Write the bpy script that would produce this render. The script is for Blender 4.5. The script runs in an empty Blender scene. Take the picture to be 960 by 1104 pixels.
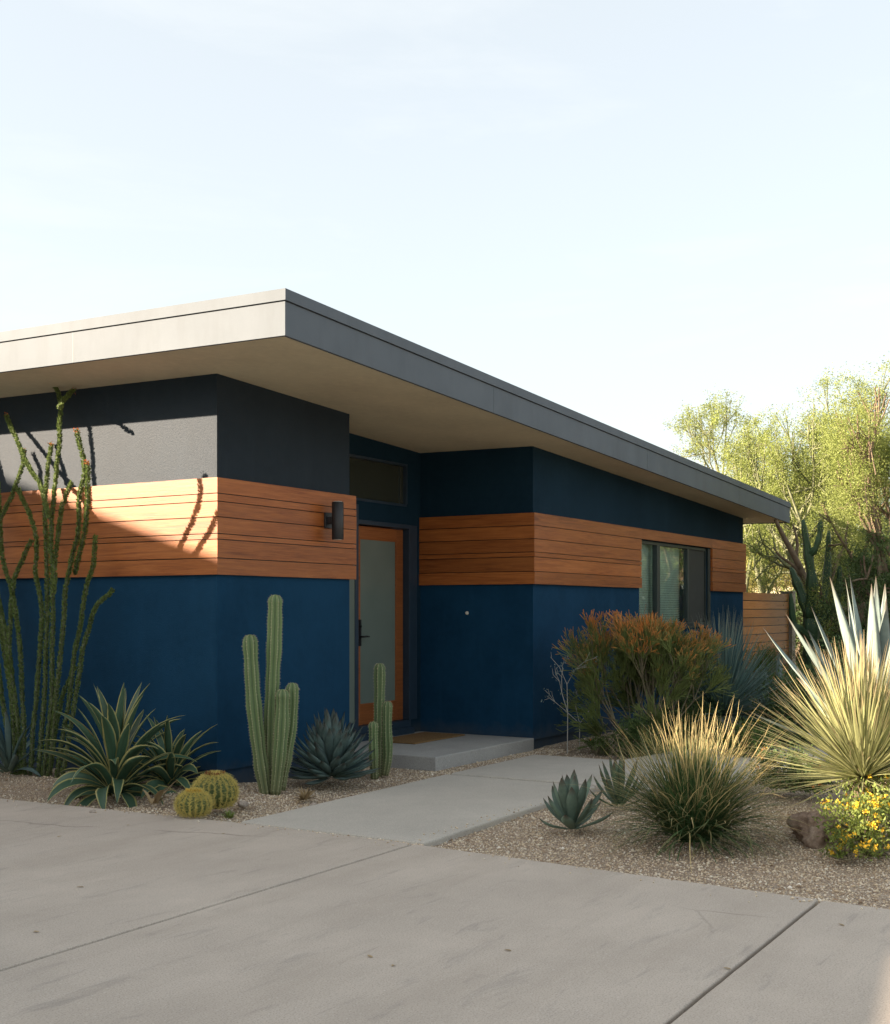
import bpy, math, random
import numpy as np
from mathutils import Vector, noise as mnoise
random.seed(7); rng = np.random.default_rng(11)
sc = bpy.context.scene
col = sc.collection
PI = math.pi

# ------------------------------------------------------------------ camera geometry (metres; X runs along the long facade, Y along the left facade)
HC = 1.62; FPX = 1323.0; ANG = math.radians(31.0)
CC, SS = math.cos(ANG), math.sin(ANG)
def ray_xy(px, D):
    t = (px-480)/FPX
    return D*(CC+t*SS), D*(SS-t*CC)
def G(px, py, z=0.0):
    D = FPX*(HC-z)/(py-657.0); x, y = ray_xy(px, D); return Vector((x, y, z))
def onX(px, py, X):
    t = (px-480)/FPX; D = X/(CC+t*SS); x, y = ray_xy(px, D); return Vector((x, y, HC+(657-py)*D/FPX))
def atD(px, py, D):
    x, y = ray_xy(px, D); return Vector((x, y, HC+(657-py)*D/FPX))

# ------------------------------------------------------------------ mesh building
class MB:
    def __init__(s): s.v=[]; s.f={}; s.a=[]; s.n=0; s.sm={}
    def add(s, v, faces, a=None, smooth=False):
        v = np.asarray(v, dtype=np.float64).reshape(-1,3)
        if a is None: a = np.zeros((len(v),3)); a[:,2] = random.random()
        a = np.broadcast_to(np.asarray(a, dtype=np.float64), (len(v),3))
        s.v.append(v); s.a.append(a)
        for fa in faces:
            fa = np.asarray(fa, dtype=np.int64)
            if fa.size == 0: continue
            k = (fa.shape[1], smooth); s.f.setdefault(k, []).append(fa+s.n)
        s.n += len(v); return s
    def box(s, lo, hi, a=None):
        x0,y0,z0 = lo; x1,y1,z1 = hi
        v=[(x0,y0,z0),(x1,y0,z0),(x1,y1,z0),(x0,y1,z0),(x0,y0,z1),(x1,y0,z1),(x1,y1,z1),(x0,y1,z1)]
        return s.add(v, [[(0,3,2,1),(4,5,6,7),(0,1,5,4),(1,2,6,5),(2,3,7,6),(3,0,4,7)]], a)
    def prism(s, poly, zb, zt, a=None):
        n=len(poly); fb = zb if callable(zb) else (lambda x,y: zb); ft = zt if callable(zt) else (lambda x,y: zt)
        v=[(x,y,fb(x,y)) for x,y in poly]+[(x,y,ft(x,y)) for x,y in poly]
        s.add(v, [[tuple(reversed(range(n)))]+[], ], a) if False else None
        base=s.n
        s.add(v, [np.array([[i,(i+1)%n,n+(i+1)%n,n+i] for i in range(n)]), np.array([list(reversed(range(n)))]), np.array([list(range(n,2*n))])], a)
        return s
    def cyl(s, p0, p1, r0, r1=None, sides=16, a=None, smooth=True):
        return s.tube([p0,p1],[r0, r0 if r1 is None else r1], sides, a, cap=True, smooth=smooth)
    def tube(s, pts, rad, sides=8, a=None, cap=True, ribs=0, ribd=0.0, smooth=True, twist=0.0):
        pts=[Vector(p) for p in pts]; n=len(pts)
        T=[(pts[min(i+1,n-1)]-pts[max(i-1,0)]).normalized() for i in range(n)]
        up=Vector((0,1,0)) if abs(T[0].z)>0.8 else Vector((0,0,1))
        U=(up-T[0]*up.dot(T[0])).normalized(); V=[]; A=[]
        th=np.linspace(0,2*PI,sides,endpoint=False)
        for i in range(n):
            U=(U-T[i]*U.dot(T[i])).normalized(); W=T[i].cross(U)
            rr=rad[i]*(1+ribd*np.cos(ribs*(th+twist*i))) if ribs else rad[i]*np.ones(sides)
            c=np.array(pts[i]); V.append(c+np.outer(rr*np.cos(th),np.array(U))+np.outer(rr*np.sin(th),np.array(W)))
            u=(0.5+0.5*np.cos(ribs*(th+twist*i))) if ribs else np.zeros(sides)
            A.append(np.stack([u,np.full(sides,i/max(1,n-1)),np.full(sides,0.0)],1))
        V=np.concatenate(V); A=np.concatenate(A); A[:,2]=random.random()
        if a is not None: A=np.broadcast_to(np.asarray(a,float),(len(V),3))
        i,j=np.meshgrid(np.arange(n-1),np.arange(sides),indexing='ij'); j2=(j+1)%sides
        q=np.stack([i*sides+j,i*sides+j2,(i+1)*sides+j2,(i+1)*sides+j],-1).reshape(-1,4)
        s.add(V,[q],A,smooth)
        if cap:
            m=s.n-len(V)
            s.f.setdefault((sides,False),[]).append(np.array([list(range(sides-1,-1,-1))])+m)
            s.f.setdefault((sides,False),[]).append(np.array([list(range((n-1)*sides,n*sides))])+m)
        return s
    def build(s, name, mat, parent=None, bevel=0.0):
        me=bpy.data.meshes.new(name)
        V=np.concatenate(s.v); A=np.concatenate(s.a)
        me.vertices.add(len(V)); me.vertices.foreach_set('co',V.astype(np.float32).ravel())
        idx=[]; tot=[]; sm=[]
        for (k,smo),L in s.f.items():
            F=np.concatenate(L); idx.append(F.ravel()); tot.append(np.full(len(F),k)); sm.append(np.full(len(F),smo))
        idx=np.concatenate(idx); tot=np.concatenate(tot); sm=np.concatenate(sm)
        st=np.concatenate([[0],np.cumsum(tot)[:-1]])
        me.loops.add(len(idx)); me.loops.foreach_set('vertex_index',idx.astype(np.int32))
        me.polygons.add(len(tot)); me.polygons.foreach_set('loop_start',st.astype(np.int32))
        try: me.polygons.foreach_set('loop_total',tot.astype(np.int32))
        except Exception: pass
        me.polygons.foreach_set('use_smooth',sm)
        me.update(calc_edges=True); me.validate()
        at=me.attributes.new('cv','FLOAT_VECTOR','POINT'); at.data.foreach_set('vector',A.astype(np.float32).ravel())
        me.materials.append(mat)
        o=bpy.data.objects.new(name,me); col.objects.link(o)
        if parent is not None:
            o.parent=parent; 
            o.matrix_parent_inverse=parent.matrix_basis.inverted()
        if bevel:
            b=o.modifiers.new('bevel','BEVEL'); b.width=bevel; b.segments=2; b.limit_method='ANGLE'
        return o

def tag(o, label, cat, group=None, kind=None):
    o['label']=label; o['category']=cat
    if group: o['group']=group
    if kind: o['kind']=kind
    return o
def struct(o, label=None):
    o['kind']='structure'
    if label: o['label']=label
    return o
def thing(name, loc, label, cat, group=None):
    o=bpy.data.objects.new(name,None); o.empty_display_size=0.2; col.objects.link(o); o.location=loc
    bpy.context.view_layer.update()
    return tag(o,label,cat,group)

# vectorised blades (leaves, grass): one ribbon each
FLAT=np.array([(-1,0.0),(0,-1.0),(1,0.0)])
def blades(mb, P, az, el, L, W, bend, nseg=6, chan=0.25, thick=0.0, prof=None, pw=1.5, roll=None, azb=None, smooth=True, wavy=0.0):
    P=np.asarray(P,float).reshape(-1,3); n=len(az)
    P=np.broadcast_to(P,(n,3)); az=np.asarray(az,float); el=np.broadcast_to(np.asarray(el,float),(n,)); L=np.broadcast_to(np.asarray(L,float),(n,)); W=np.broadcast_to(np.asarray(W,float),(n,)); bend=np.broadcast_to(np.asarray(bend,float),(n,))
    v=np.linspace(0,1,nseg+1)
    E=el[:,None]+bend[:,None]*v[None]**pw
    AZ=az[:,None]+(0 if azb is None else np.asarray(azb)[:,None]*v[None]**2)
    if wavy: 
        AZ=AZ+wavy*rng.normal(size=(n,nseg+1)); E=E+wavy*rng.normal(size=(n,nseg+1))
    T=np.stack([np.cos(E)*np.cos(AZ),np.cos(E)*np.sin(AZ),np.sin(E)],-1)
    st=(L/nseg)[:,None,None]*0.5*(T[:,1:]+T[:,:-1])
    pos=np.concatenate([np.zeros((n,1,3)),np.cumsum(st,1)],1)+P[:,None]
    S=np.stack([-np.sin(AZ),np.cos(AZ),np.zeros_like(AZ)],-1)
    N=np.cross(T,S)
    if roll is not None:
        r=np.asarray(roll)[:,None,None]; S,N=S*np.cos(r)+N*np.sin(r), N*np.cos(r)-S*np.sin(r)
    p=(prof or (lambda t: np.sin(np.pi*np.clip(0.25+0.75*t,0,1))**0.8))(v); p=np.maximum(p,0.02)
    if thick>0:
        th=thick; cs=np.array([(-1,0),(-0.55,-chan*0.6+th*0.35),(0,-chan+th*0.5),(0.55,-chan*0.6+th*0.35),(1,0),(0.5,-chan*0.8-th*0.9),(0,-chan-th*1.3),(-0.5,-chan*0.8-th*0.9)])
        u=np.array([1,.55,0,.55,1,.5,0,.5]); closed=True
    else:
        cs=FLAT*np.array([1,chan]); u=np.array([1,0,1.]); closed=False
    k=len(cs)
    w=0.5*W[:,None]*p[None]
    V=pos[:,:,None]+w[:,:,None,None]*(cs[:,0][None,None,:,None]*S[:,:,None]+cs[:,1][None,None,:,None]*N[:,:,None])
    A=np.zeros((n,nseg+1,k,3)); A[...,0]=u; A[...,1]=v[None,:,None]; A[...,2]=rng.random(n)[:,None,None]
    kk=k if closed else k-1
    i,j=np.meshgrid(np.arange(nseg),np.arange(kk),indexing='ij'); j2=(j+1)%k
    q=np.stack([i*k+j,i*k+j2,(i+1)*k+j2,(i+1)*k+j],-1).reshape(-1,4)
    q=(q[None]+(np.arange(n)*(nseg+1)*k)[:,None,None]).reshape(-1,4)
    mb.add(V.reshape(-1,3),[q],A.reshape(-1,3),smooth)
def sticks(mb, P0, P1, r0, r1, A0, A1, sides=4):
    P0=np.asarray(P0,float); P1=np.asarray(P1,float); n=len(P0)
    T=P1-P0; T/=np.maximum(np.linalg.norm(T,axis=1,keepdims=True),1e-9)
    ref=np.where(np.abs(T[:,2:3])>0.9,np.array([[1.,0,0]]),np.array([[0,0,1.]]))
    U=np.cross(T,ref); U/=np.linalg.norm(U,axis=1,keepdims=True); Wv=np.cross(T,U)
    th=np.linspace(0,2*PI,sides,endpoint=False)
    d=np.cos(th)[None,:,None]*U[:,None]+np.sin(th)[None,:,None]*Wv[:,None]
    r0=np.broadcast_to(r0,(n,))[:,None,None]; r1=np.broadcast_to(r1,(n,))[:,None,None]
    V=np.concatenate([P0[:,None]+d*r0,P1[:,None]+d*r1],1)
    A=np.concatenate([np.repeat(np.broadcast_to(A0,(n,3))[:,None],sides,1),np.repeat(np.broadcast_to(A1,(n,3))[:,None],sides,1)],1)
    j=np.arange(sides); j2=(j+1)%sides
    q=np.stack([j,j2,sides+j2,sides+j],-1); q=(q[None]+(np.arange(n)*2*sides)[:,None,None]).reshape(-1,4)
    mb.add(V.reshape(-1,3),[q],A.reshape(-1,3),True)
def cards(mb, C, ln, wd, dirs=None, A=None):      # small leaf shaped faces
    n=len(C); C=np.asarray(C,float)
    d=rng.normal(size=(n,3)) if dirs is None else np.asarray(dirs)+0.0
    d/=np.linalg.norm(d,axis=1,keepdims=True)
    e=rng.normal(size=(n,3)); e-=d*np.sum(d*e,1,keepdims=True); e/=np.linalg.norm(e,axis=1,keepdims=True)
    ln=np.broadcast_to(ln,(n,))[:,None]; wd=np.broadcast_to(wd,(n,))[:,None]
    V=np.stack([C,C+d*ln*.45+e*wd*.5,C+d*ln,C+d*ln*.45-e*wd*.5],1)
    if A is None:
        A=np.zeros((n,3)); A[:,2]=rng.random(n)
    Av=np.repeat(A[:,None],4,1).copy(); Av[:,0,1]=0; Av[:,2,1]=1; Av[:,1,1]=.5; Av[:,3,1]=.5
    q=(np.array([[0,1,2,3]])[None]+(np.arange(n)*4)[:,None,None]).reshape(-1,4)
    mb.add(V.reshape(-1,3),[q],Av.reshape(-1,3),False)

def catmull(pts, sub=5):
    pts=[np.array(p,float) for p in pts]; P=[2*pts[0]-pts[1]]+pts+[2*pts[-1]-pts[-2]]; out=[]
    for i in range(1,len(P)-2):
        for s in range(sub):
            t=s/sub; a,b,c,d=P[i-1],P[i],P[i+1],P[i+2]
            out.append(0.5*((2*b)+(-a+c)*t+(2*a-5*b+4*c-d)*t*t+(-a+3*b-3*c+d)*t**3))
    out.append(pts[-1]); return out

# ------------------------------------------------------------------ materials
class NT:
    def __init__(s,name):
        s.m=bpy.data.materials.new(name); s.m.use_nodes=True; s.t=s.m.node_tree; s.t.nodes.clear()
        s.out=s.n('ShaderNodeOutputMaterial'); s.p=s.n('ShaderNodeBsdfPrincipled'); s.t.links.new(s.p.outputs[0],s.out.inputs[0])
    def n(s,ty,**k):
        x=s.t.nodes.new(ty)
        for a,b in k.items(): setattr(x,a,b)
        return x
    def l(s,a,b): s.t.links.new(a,b)
    def pos(s): return s.n('ShaderNodeNewGeometry').outputs['Position']
    def attr(s):
        a=s.n('ShaderNodeAttribute'); a.attribute_name='cv'; x=s.n('ShaderNodeSeparateXYZ'); s.l(a.outputs['Vector'],x.inputs[0]); return x.outputs
    def noise(s,scale,detail=4,rough=.55,vec=None,stretch=None,dist=0):
        nz=s.n('ShaderNodeTexNoise'); nz.inputs['Scale'].default_value=scale; nz.inputs['Detail'].default_value=detail; nz.inputs['Roughness'].default_value=rough; nz.inputs['Distortion'].default_value=dist
        vec=vec or s.pos()
        if stretch:
            mp=s.n('ShaderNodeMapping'); mp.inputs['Scale'].default_value=stretch; s.l(vec,mp.inputs['Vector']); vec=mp.outputs[0]
        s.l(vec,nz.inputs['Vector']); return nz.outputs['Fac']
    def ramp(s,fac,stops,interp='LINEAR'):
        r=s.n('ShaderNodeValToRGB'); r.color_ramp.interpolation=interp; e=r.color_ramp.elements
        while len(e)<len(stops): e.new(.5)
        for i,(p,c) in enumerate(stops):
            e[i].position=p; e[i].color=(c,c,c,1) if isinstance(c,(int,float)) else (*c,1)
        s.l(fac,r.inputs[0]); return r.outputs[0]
    def mix(s,fac,a,b,mode='MIX'):
        m=s.n('ShaderNodeMix',data_type='RGBA',blend_type=mode)
        for i,x in ((0,fac),(6,a),(7,b)):
            if isinstance(x,(int,float)): m.inputs[i].default_value=x if i==0 else (x,x,x,1)
            elif isinstance(x,tuple): m.inputs[i].default_value=(*x,1)
            else: s.l(x,m.inputs[i])
        return m.outputs[2]
    def math(s,op,a,b=0.0,c=None):
        m=s.n('ShaderNodeMath',operation=op)
        for i,x in enumerate((a,b) if c is None else (a,b,c)):
            if isinstance(x,(int,float)): m.inputs[i].default_value=x
            else: s.l(x,m.inputs[i])
        return m.outputs[0]
    def bump(s,h,st=.3,d=.01):
        b=s.n('ShaderNodeBump'); b.inputs['Strength'].default_value=st; b.inputs['Distance'].default_value=d; s.l(h,b.inputs['Height']); s.l(b.outputs[0],s.p.inputs['Normal']); return b.outputs[0]
    def col(s,c):
        if isinstance(c,tuple): s.p.inputs['Base Color'].default_value=(*c,1)
        else: s.l(c,s.p.inputs['Base Color'])
    def set(s,rough=.7,metal=0,spec=None):
        s.p.inputs['Roughness'].default_value=rough; s.p.inputs['Metallic'].default_value=metal
        if spec is not None: s.p.inputs['Specular IOR Level'].default_value=spec
    def translucent(s,c,f=.3):
        t=s.n('ShaderNodeBsdfTranslucent')
        if isinstance(c,tuple): t.inputs[0].default_value=(*c,1)
        else: s.l(c,t.inputs[0])
        m=s.n('ShaderNodeMixShader'); m.inputs[0].default_value=f; s.l(s.p.outputs[0],m.inputs[1]); s.l(t.outputs[0],m.inputs[2]); s.l(m.outputs[0],s.out.inputs[0])

def stucco(name, c, var=.12, ro=.8, sp=.25):
    k=NT(name); a=k.noise(1.3,5); b=k.noise(14,4)
    lo=tuple(x*(1-var) for x in c); hi=tuple(x*(1+var)+.002 for x in c)
    cc=k.ramp(a,[(.3,lo),(.7,hi)]); cc=k.mix(k.ramp(b,[(.35,0.),(.75,.25)]),cc,tuple(x*1.35+.004 for x in c))
    # faint vertical streaks of dust
    s_=k.noise(3,5,stretch=(3,3,.25)); cc=k.mix(k.ramp(s_,[(.55,0.),(.8,.16)]),cc,tuple(x*1.6+.012 for x in c))
    sp_=k.n('ShaderNodeSeparateXYZ'); k.l(k.pos(),sp_.inputs[0]); zz=k.math('ADD',sp_.outputs[2],k.math('MULTIPLY',k.noise(5,5,.7),.35))
    cc=k.mix(k.ramp(zz,[(.16,.42),(.42,0.)]),cc,(.11,.095,.075))
    k.col(cc); k.set(ro,spec=sp)
    h=k.math('ADD',k.math('MULTIPLY',k.noise(55,5,.7),.6),k.math('MULTIPLY',k.noise(180,3),.4)); k.bump(h,.55,.008); return k.m
M={}
M['navy']=stucco('navy_stucco',(.0045,.038,.084),.16,.85,.12)
M['char']=stucco('charcoal_navy_soffit_tone',(.009,.020,.033),.1,.56,.20)  # left upper wall: greyer tone stands in for warm soffit bounce
M['navy_up']=stucco('dark_navy_soffit_tone',(.005,.023,.042),.14,.85,.12)  # greyer than the lower navy: soffit bounce put into the colour
M['cream']=stucco('cream_soffit',(.56,.51,.37),.08)
def concrete(name, c, scuff=True, sc_=1.0):
    k=NT(name); a=k.noise(.7*sc_,6,.6); b=k.noise(5*sc_,6,.65); g=k.noise(120,3)
    cc=k.ramp(a,[(.3,tuple(x*.86 for x in c)),(.7,tuple(x*1.08 for x in c))])
    cc=k.mix(k.ramp(b,[(.4,0.),(.75,.35)]),cc,tuple(x*.78 for x in c))
    cc=k.mix(k.ramp(g,[(.34,.42),(.5,0.)]),cc,(.13,.12,.11))
    cc=k.mix(k.ramp(k.noise(70,2),[(.62,0.),(.72,.5)]),cc,(.62,.58,.52))
    if scuff:
        v=k.n('ShaderNodeMapping'); v.inputs['Rotation'].default_value=(0,0,.5); v.inputs['Scale'].default_value=(.8,4.5,1); k.l(k.pos(),v.inputs[0])
        s1=k.noise(1.7,7,.72,vec=v.outputs[0],dist=.6)
        cc=k.mix(k.ramp(s1,[(.56,0.),(.66,.27),(.78,.6)]),cc,(.15,.145,.14))
        s2=k.noise(.45,5,.6,vec=v.outputs[0]); cc=k.mix(k.ramp(s2,[(.45,0.),(.7,.3)]),cc,(.26,.215,.17))
        vo=k.n('ShaderNodeTexVoronoi',feature='DISTANCE_TO_EDGE'); vo.inputs['Scale'].default_value=.42; wv=k.n('ShaderNodeMix',data_type='VECTOR'); wv.inputs[0].default_value=.12; nn=k.n('ShaderNodeTexNoise'); nn.inputs['Scale'].default_value=2.5; nn.inputs['Detail'].default_value=6; k.l(k.pos(),nn.inputs['Vector']); k.l(k.pos(),wv.inputs[4]); k.l(nn.outputs['Color'],wv.inputs[5]); k.l(wv.outputs[1],vo.inputs['Vector'])
        ck=k.math('MULTIPLY',k.ramp(vo.outputs['Distance'],[(.0,1.),(.0022,0.)]),k.ramp(k.noise(.55,2),[(.56,0.),(.64,.6)])); cc=k.mix(ck,cc,(.10,.09,.075))
    k.col(cc); k.set(.82,spec=.35)
    k.bump(k.math('ADD',k.math('MULTIPLY',k.noise(90,4,.7),.5),k.math('MULTIPLY',k.noise(9,4),.5)),.35,.006); return k.m
M['drive']=concrete('driveway_concrete',(.475,.410,.345))
M['walk']=concrete('walkway_concrete',(.475,.44,.385),False)
M['step']=concrete('step_concrete',(.36,.355,.34),False,2.0)
def wood(name, base, dark, light, gs=1.0):
    k=NT(name); at=k.attr(); sp=k.n('ShaderNodeSeparateXYZ'); k.l(k.pos(),sp.inputs[0])
    cb=k.n('ShaderNodeCombineXYZ'); k.l(k.math('ADD',sp.outputs[0],sp.outputs[1]),cb.inputs[0]); k.l(sp.outputs[2],cb.inputs[1]); k.l(k.math('MULTIPLY',at[2],37.0),cb.inputs[2])
    g=k.noise(1.0,7,.65,vec=cb.outputs[0],stretch=(1.6*gs,34*gs,1),dist=.9)
    f=k.noise(1.0,4,.6,vec=cb.outputs[0],stretch=(6*gs,150*gs,1)); w=k.noise(1.0,4,.6,vec=cb.outputs[0],stretch=(.7,3,1))
    cc=k.ramp(g,[(.3,dark),(.52,base),(.75,light)])
    cc=k.mix(k.ramp(f,[(.35,.45),(.6,0.)]),cc,dark); cc=k.mix(k.ramp(w,[(.35,0.),(.7,.45)]),cc,light)
    cc=k.mix(.5,cc,k.ramp(at[2],[(0.,.36),(1.,1.0)]),'MULTIPLY')
    k.col(cc); k.set(.45,spec=.32); k.bump(k.math('ADD',g,f),.15,.004); return k.m
M['wood']=wood('cedar_cladding',(.37,.112,.025),(.17,.042,.010),(.50,.18,.048))
M['doorwood']=wood('door_wood',(.30,.10,.028),(.18,.052,.014),(.38,.14,.045))
M['fencewood']=wood('fence_wood',(.62,.25,.06),(.42,.15,.035),(.72,.32,.09))
M['greywood']=wood('weathered_wood',(.30,.28,.26),(.18,.17,.155),(.40,.38,.35))
def plain(name,c,rough=.6,metal=0,spec=None,var=.1,sc_=6,bmp=0.0):
    k=NT(name); a=k.noise(sc_,5); k.col(k.ramp(a,[(.3,tuple(x*(1-var) for x in c)),(.7,tuple(x*(1+var) for x in c))])); k.set(rough,metal,spec)
    if bmp: k.bump(k.noise(sc_*6,4),bmp,.004)
    return k.m
k=NT('fascia_paint'); a=k.noise(2.0,5); cc=k.ramp(a,[(.3,(.082,.104,.126)),(.7,(.098,.122,.146))]); s_=k.noise(2.5,5,stretch=(2.5,2.5,.6)); cc=k.mix(k.ramp(s_,[(.50,0.),(.75,.3)]),cc,(.06,.074,.086)); k.col(cc); k.set(.63,spec=.27); k.bump(k.noise(60,4),.12,.003); M['fascia']=k.m
M['frame']=plain('dark_blue_frame',(.016,.034,.056),.5)
M['bronze']=plain('dark_frame_metal',(.03,.045,.045),.45,.3)
M['black']=plain('black_metal',(.012,.012,.013),.45,.3)
M['lamp']=plain('charcoal_lamp_metal',(.035,.038,.042),.5,.4)
M['lens']=plain('frosted_lamp_lens',(.6,.58,.52),.4)
M['bell']=plain('cream_plastic',(.8,.76,.66),.3)
k=NT('coir_mat'); a=k.noise(160,3); k.col(k.ramp(a,[(.3,(.13,.075,.035)),(.7,(.30,.19,.09))])); k.set(.95,spec=.1); k.bump(a,.8,.008); M['coir']=k.m
def glass(name,tint,rough,trans,opaque):
    k=NT(name); k.col(tint); k.set(rough,spec=.5); k.p.inputs['Transmission Weight'].default_value=trans
    return k.m
# frosted glass: greenish sheet with soft reflection
k=NT('frosted_glass'); a=k.noise(1.5,3); k.col(k.ramp(a,[(.3,(.12,.155,.135)),(.7,(.15,.185,.16))])); k.set(.28,spec=.6); k.bump(k.noise(250,2),.1,.001); M['frost']=k.m
k=NT('tinted_transom_glass'); k.col((.035,.04,.03)); k.set(.12,spec=.9); M['transom']=k.m
# clear window pane: thin sheet, part see-through part mirror
k=NT('window_glass'); tr=k.n('ShaderNodeBsdfTransparent'); tr.inputs[0].default_value=(.94,.97,.96,1); gl=k.n('ShaderNodeBsdfGlossy'); gl.inputs['Roughness'].default_value=.02; gl.inputs[0].default_value=(.9,.97,.95,1)
fr=k.n('ShaderNodeFresnel'); fr.inputs[0].default_value=1.6; ge=k.n('ShaderNodeNewGeometry'); f2=k.math('MULTIPLY',k.math('ADD',k.math('MULTIPLY',fr.outputs[0],1.0),.10),k.math('SUBTRACT',1.0,ge.outputs['Backfacing'])); mx=k.n('ShaderNodeMixShader'); k.l(f2,mx.inputs[0]); k.l(tr.outputs[0],mx.inputs[1]); k.l(gl.outputs[0],mx.inputs[2]); k.l(mx.outputs[0],k.out.inputs[0]); M['pane']=k.m
M['blind']=plain('teal_blind',(.66,.84,.78),.6)
M['screen']=plain('insect_screen',(.035,.04,.038),.8)
M['inside']=plain('interior_wall',(.06,.06,.055),.9)
# gravel ground
k=NT('desert_gravel'); v=k.n('ShaderNodeTexVoronoi'); v.inputs['Scale'].default_value=75; k.l(k.pos(),v.inputs['Vector'])
h_=k.n('ShaderNodeSeparateColor'); k.l(v.outputs['Color'],h_.inputs[0])
cc=k.ramp(h_.outputs[0],[(0.,(.30,.215,.145)),(.35,(.50,.38,.26)),(.7,(.60,.48,.36)),(1.,(.66,.59,.49))])
cc=k.mix(k.ramp(v.outputs['Distance'],[(.25,0.),(.6,.7)]),cc,(.13,.095,.07))
cc=k.mix(k.ramp(k.noise(.9,5),[(.4,0.),(.7,.35)]),cc,(.22,.16,.12)); k.col(cc); k.set(.9,spec=.25)
k.bump(k.math('MULTIPLY',v.outputs['Distance'],-1.0),.9,.012); M['gravel']=k.m
k=NT('pebbles'); at=k.attr(); k.col(k.ramp(at[2],[(0.,(.25,.17,.11)),(.25,(.52,.40,.27)),(.6,(.63,.51,.37)),(.85,(.71,.62,.48)),(1.,(.80,.74,.65))])); k.set(.8,spec=.3); M['pebble']=k.m
k=NT('brown_rock'); a=k.noise(9,7,.7); k.col(k.ramp(a,[(.3,(.14,.09,.065)),(.5,(.27,.19,.14)),(.7,(.42,.33,.26))])); k.set(.85,spec=.3); k.bump(k.noise(14,8,.75),1.0,.03); M['rock']=k.m
M['stone']=plain('pale_stone',(.36,.30,.25),.85,var=.3,sc_=20,bmp=.6)
M['desert']=plain('desert_ground',(.33,.26,.20),.95,var=.25,sc_=.4)

def leafmat(name, body, edge=None, tip=None, mid=None, rough=.55, tr=.15, edge_at=.8, var=.3, base=None, tip_at=.8, spec=.4, dry=None, bl=.35):
    k=NT(name); at=k.attr()
    cc=k.ramp(at[2],[(0.,tuple(x*(1-var) for x in body)),(1.,tuple(x*(1+var) for x in body))])
    if dry: cc=k.mix(k.ramp(at[2],[(.93,0.),(.95,1.)]),cc,dry)
    nz=k.noise(25,3); cc=k.mix(k.ramp(nz,[(.4,0.),(.8,.3)]),cc,tuple(min(1,x*1.5+.01) for x in body))
    if base: cc=k.mix(k.ramp(at[1],[(0.,1.),(bl,0.)]),cc,base)
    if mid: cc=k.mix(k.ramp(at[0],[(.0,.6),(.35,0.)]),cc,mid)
    if tip: cc=k.mix(k.ramp(at[1],[(tip_at-.25,0.),(tip_at+.1,1.)]),cc,tip)
    if edge: cc=k.mix(k.ramp(at[0],[(edge_at-.05,0.),(edge_at+.06,1.)]),cc,edge)
    k.col(cc); k.set(rough,spec=spec)
    if tr: k.translucent(cc,tr)
    return k.m

# ------------------------------------------------------------------ world, sun, camera
EL=math.atan(.47/math.sqrt(2)); SUNV=Vector((-1,1,.47)).normalized(); ROT=math.radians(-45)
w=bpy.data.worlds.new('World'); sc.world=w; w.use_nodes=True; nt=w.node_tree; nt.nodes.clear()
sky=nt.nodes.new('ShaderNodeTexSky'); sky.sky_type='NISHITA'; sky.sun_disc=False; sky.sun_elevation=EL; sky.sun_rotation=ROT; sky.dust_density=2.2; sky.ozone_density=1.0; sky.air_density=1.0
bg=nt.nodes.new('ShaderNodeBackground'); bg.inputs[1].default_value=.075; wo=nt.nodes.new('ShaderNodeOutputWorld')
hs=nt.nodes.new('ShaderNodeHueSaturation'); hs.inputs['Saturation'].default_value=.85; nt.links.new(sky.outputs[0],hs.inputs['Color'])
tint=nt.nodes.new('ShaderNodeMix'); tint.data_type='RGBA'; tint.inputs[0].default_value=.55; tint.inputs[7].default_value=(3.40,3.46,3.26,1); nt.links.new(hs.outputs[0],tint.inputs[6])
tc=nt.nodes.new('ShaderNodeTexCoord'); mp=nt.nodes.new('ShaderNodeMapping'); mp.inputs['Scale'].default_value=(2,2,9); nt.links.new(tc.outputs['Generated'],mp.inputs[0])
cn=nt.nodes.new('ShaderNodeTexNoise'); cn.inputs['Scale'].default_value=1.6; cn.inputs['Detail'].default_value=8; cn.inputs['Roughness'].default_value=.6; cn.inputs['Distortion'].default_value=.5; nt.links.new(mp.outputs[0],cn.inputs['Vector'])
cr=nt.nodes.new('ShaderNodeValToRGB'); cr.color_ramp.elements[0].position=.53; cr.color_ramp.elements[0].color=(0,0,0,1); cr.color_ramp.elements[1].position=.8; cr.color_ramp.elements[1].color=(.20,.20,.20,1); nt.links.new(cn.outputs['Fac'],cr.inputs[0])
cm=nt.nodes.new('ShaderNodeMix'); cm.data_type='RGBA'; cm.inputs[7].default_value=(3.9,3.9,3.75,1); nt.links.new(cr.outputs[0],cm.inputs[0]); nt.links.new(tint.outputs[2],cm.inputs[6])
nt.links.new(cm.outputs[2],bg.inputs[0]); nt.links.new(bg.outputs[0],wo.inputs[0])
sun=bpy.data.lights.new('sun','SUN'); sun.energy=5.0; sun.angle=math.radians(.55); sun.color=(1,.80,.60)
so=bpy.data.objects.new('sun',sun); col.objects.link(so); so.rotation_euler=(-SUNV).to_track_quat('-Z','Y').to_euler(); so.location=(-20,20,20)
cam=bpy.data.cameras.new('camera'); cam.sensor_fit='HORIZONTAL'; cam.sensor_width=36; cam.lens=36*FPX/960; cam.shift_y=105/960; cam.clip_end=3000
co=bpy.data.objects.new('camera',cam); col.objects.link(co); co.location=(0,0,HC); co.rotation_euler=(math.radians(90),0,ANG-PI/2); sc.camera=co
sc.view_settings.view_transform='Standard'; sc.view_settings.look='None'; sc.view_settings.gamma=1; sc.view_settings.exposure=2.14

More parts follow.
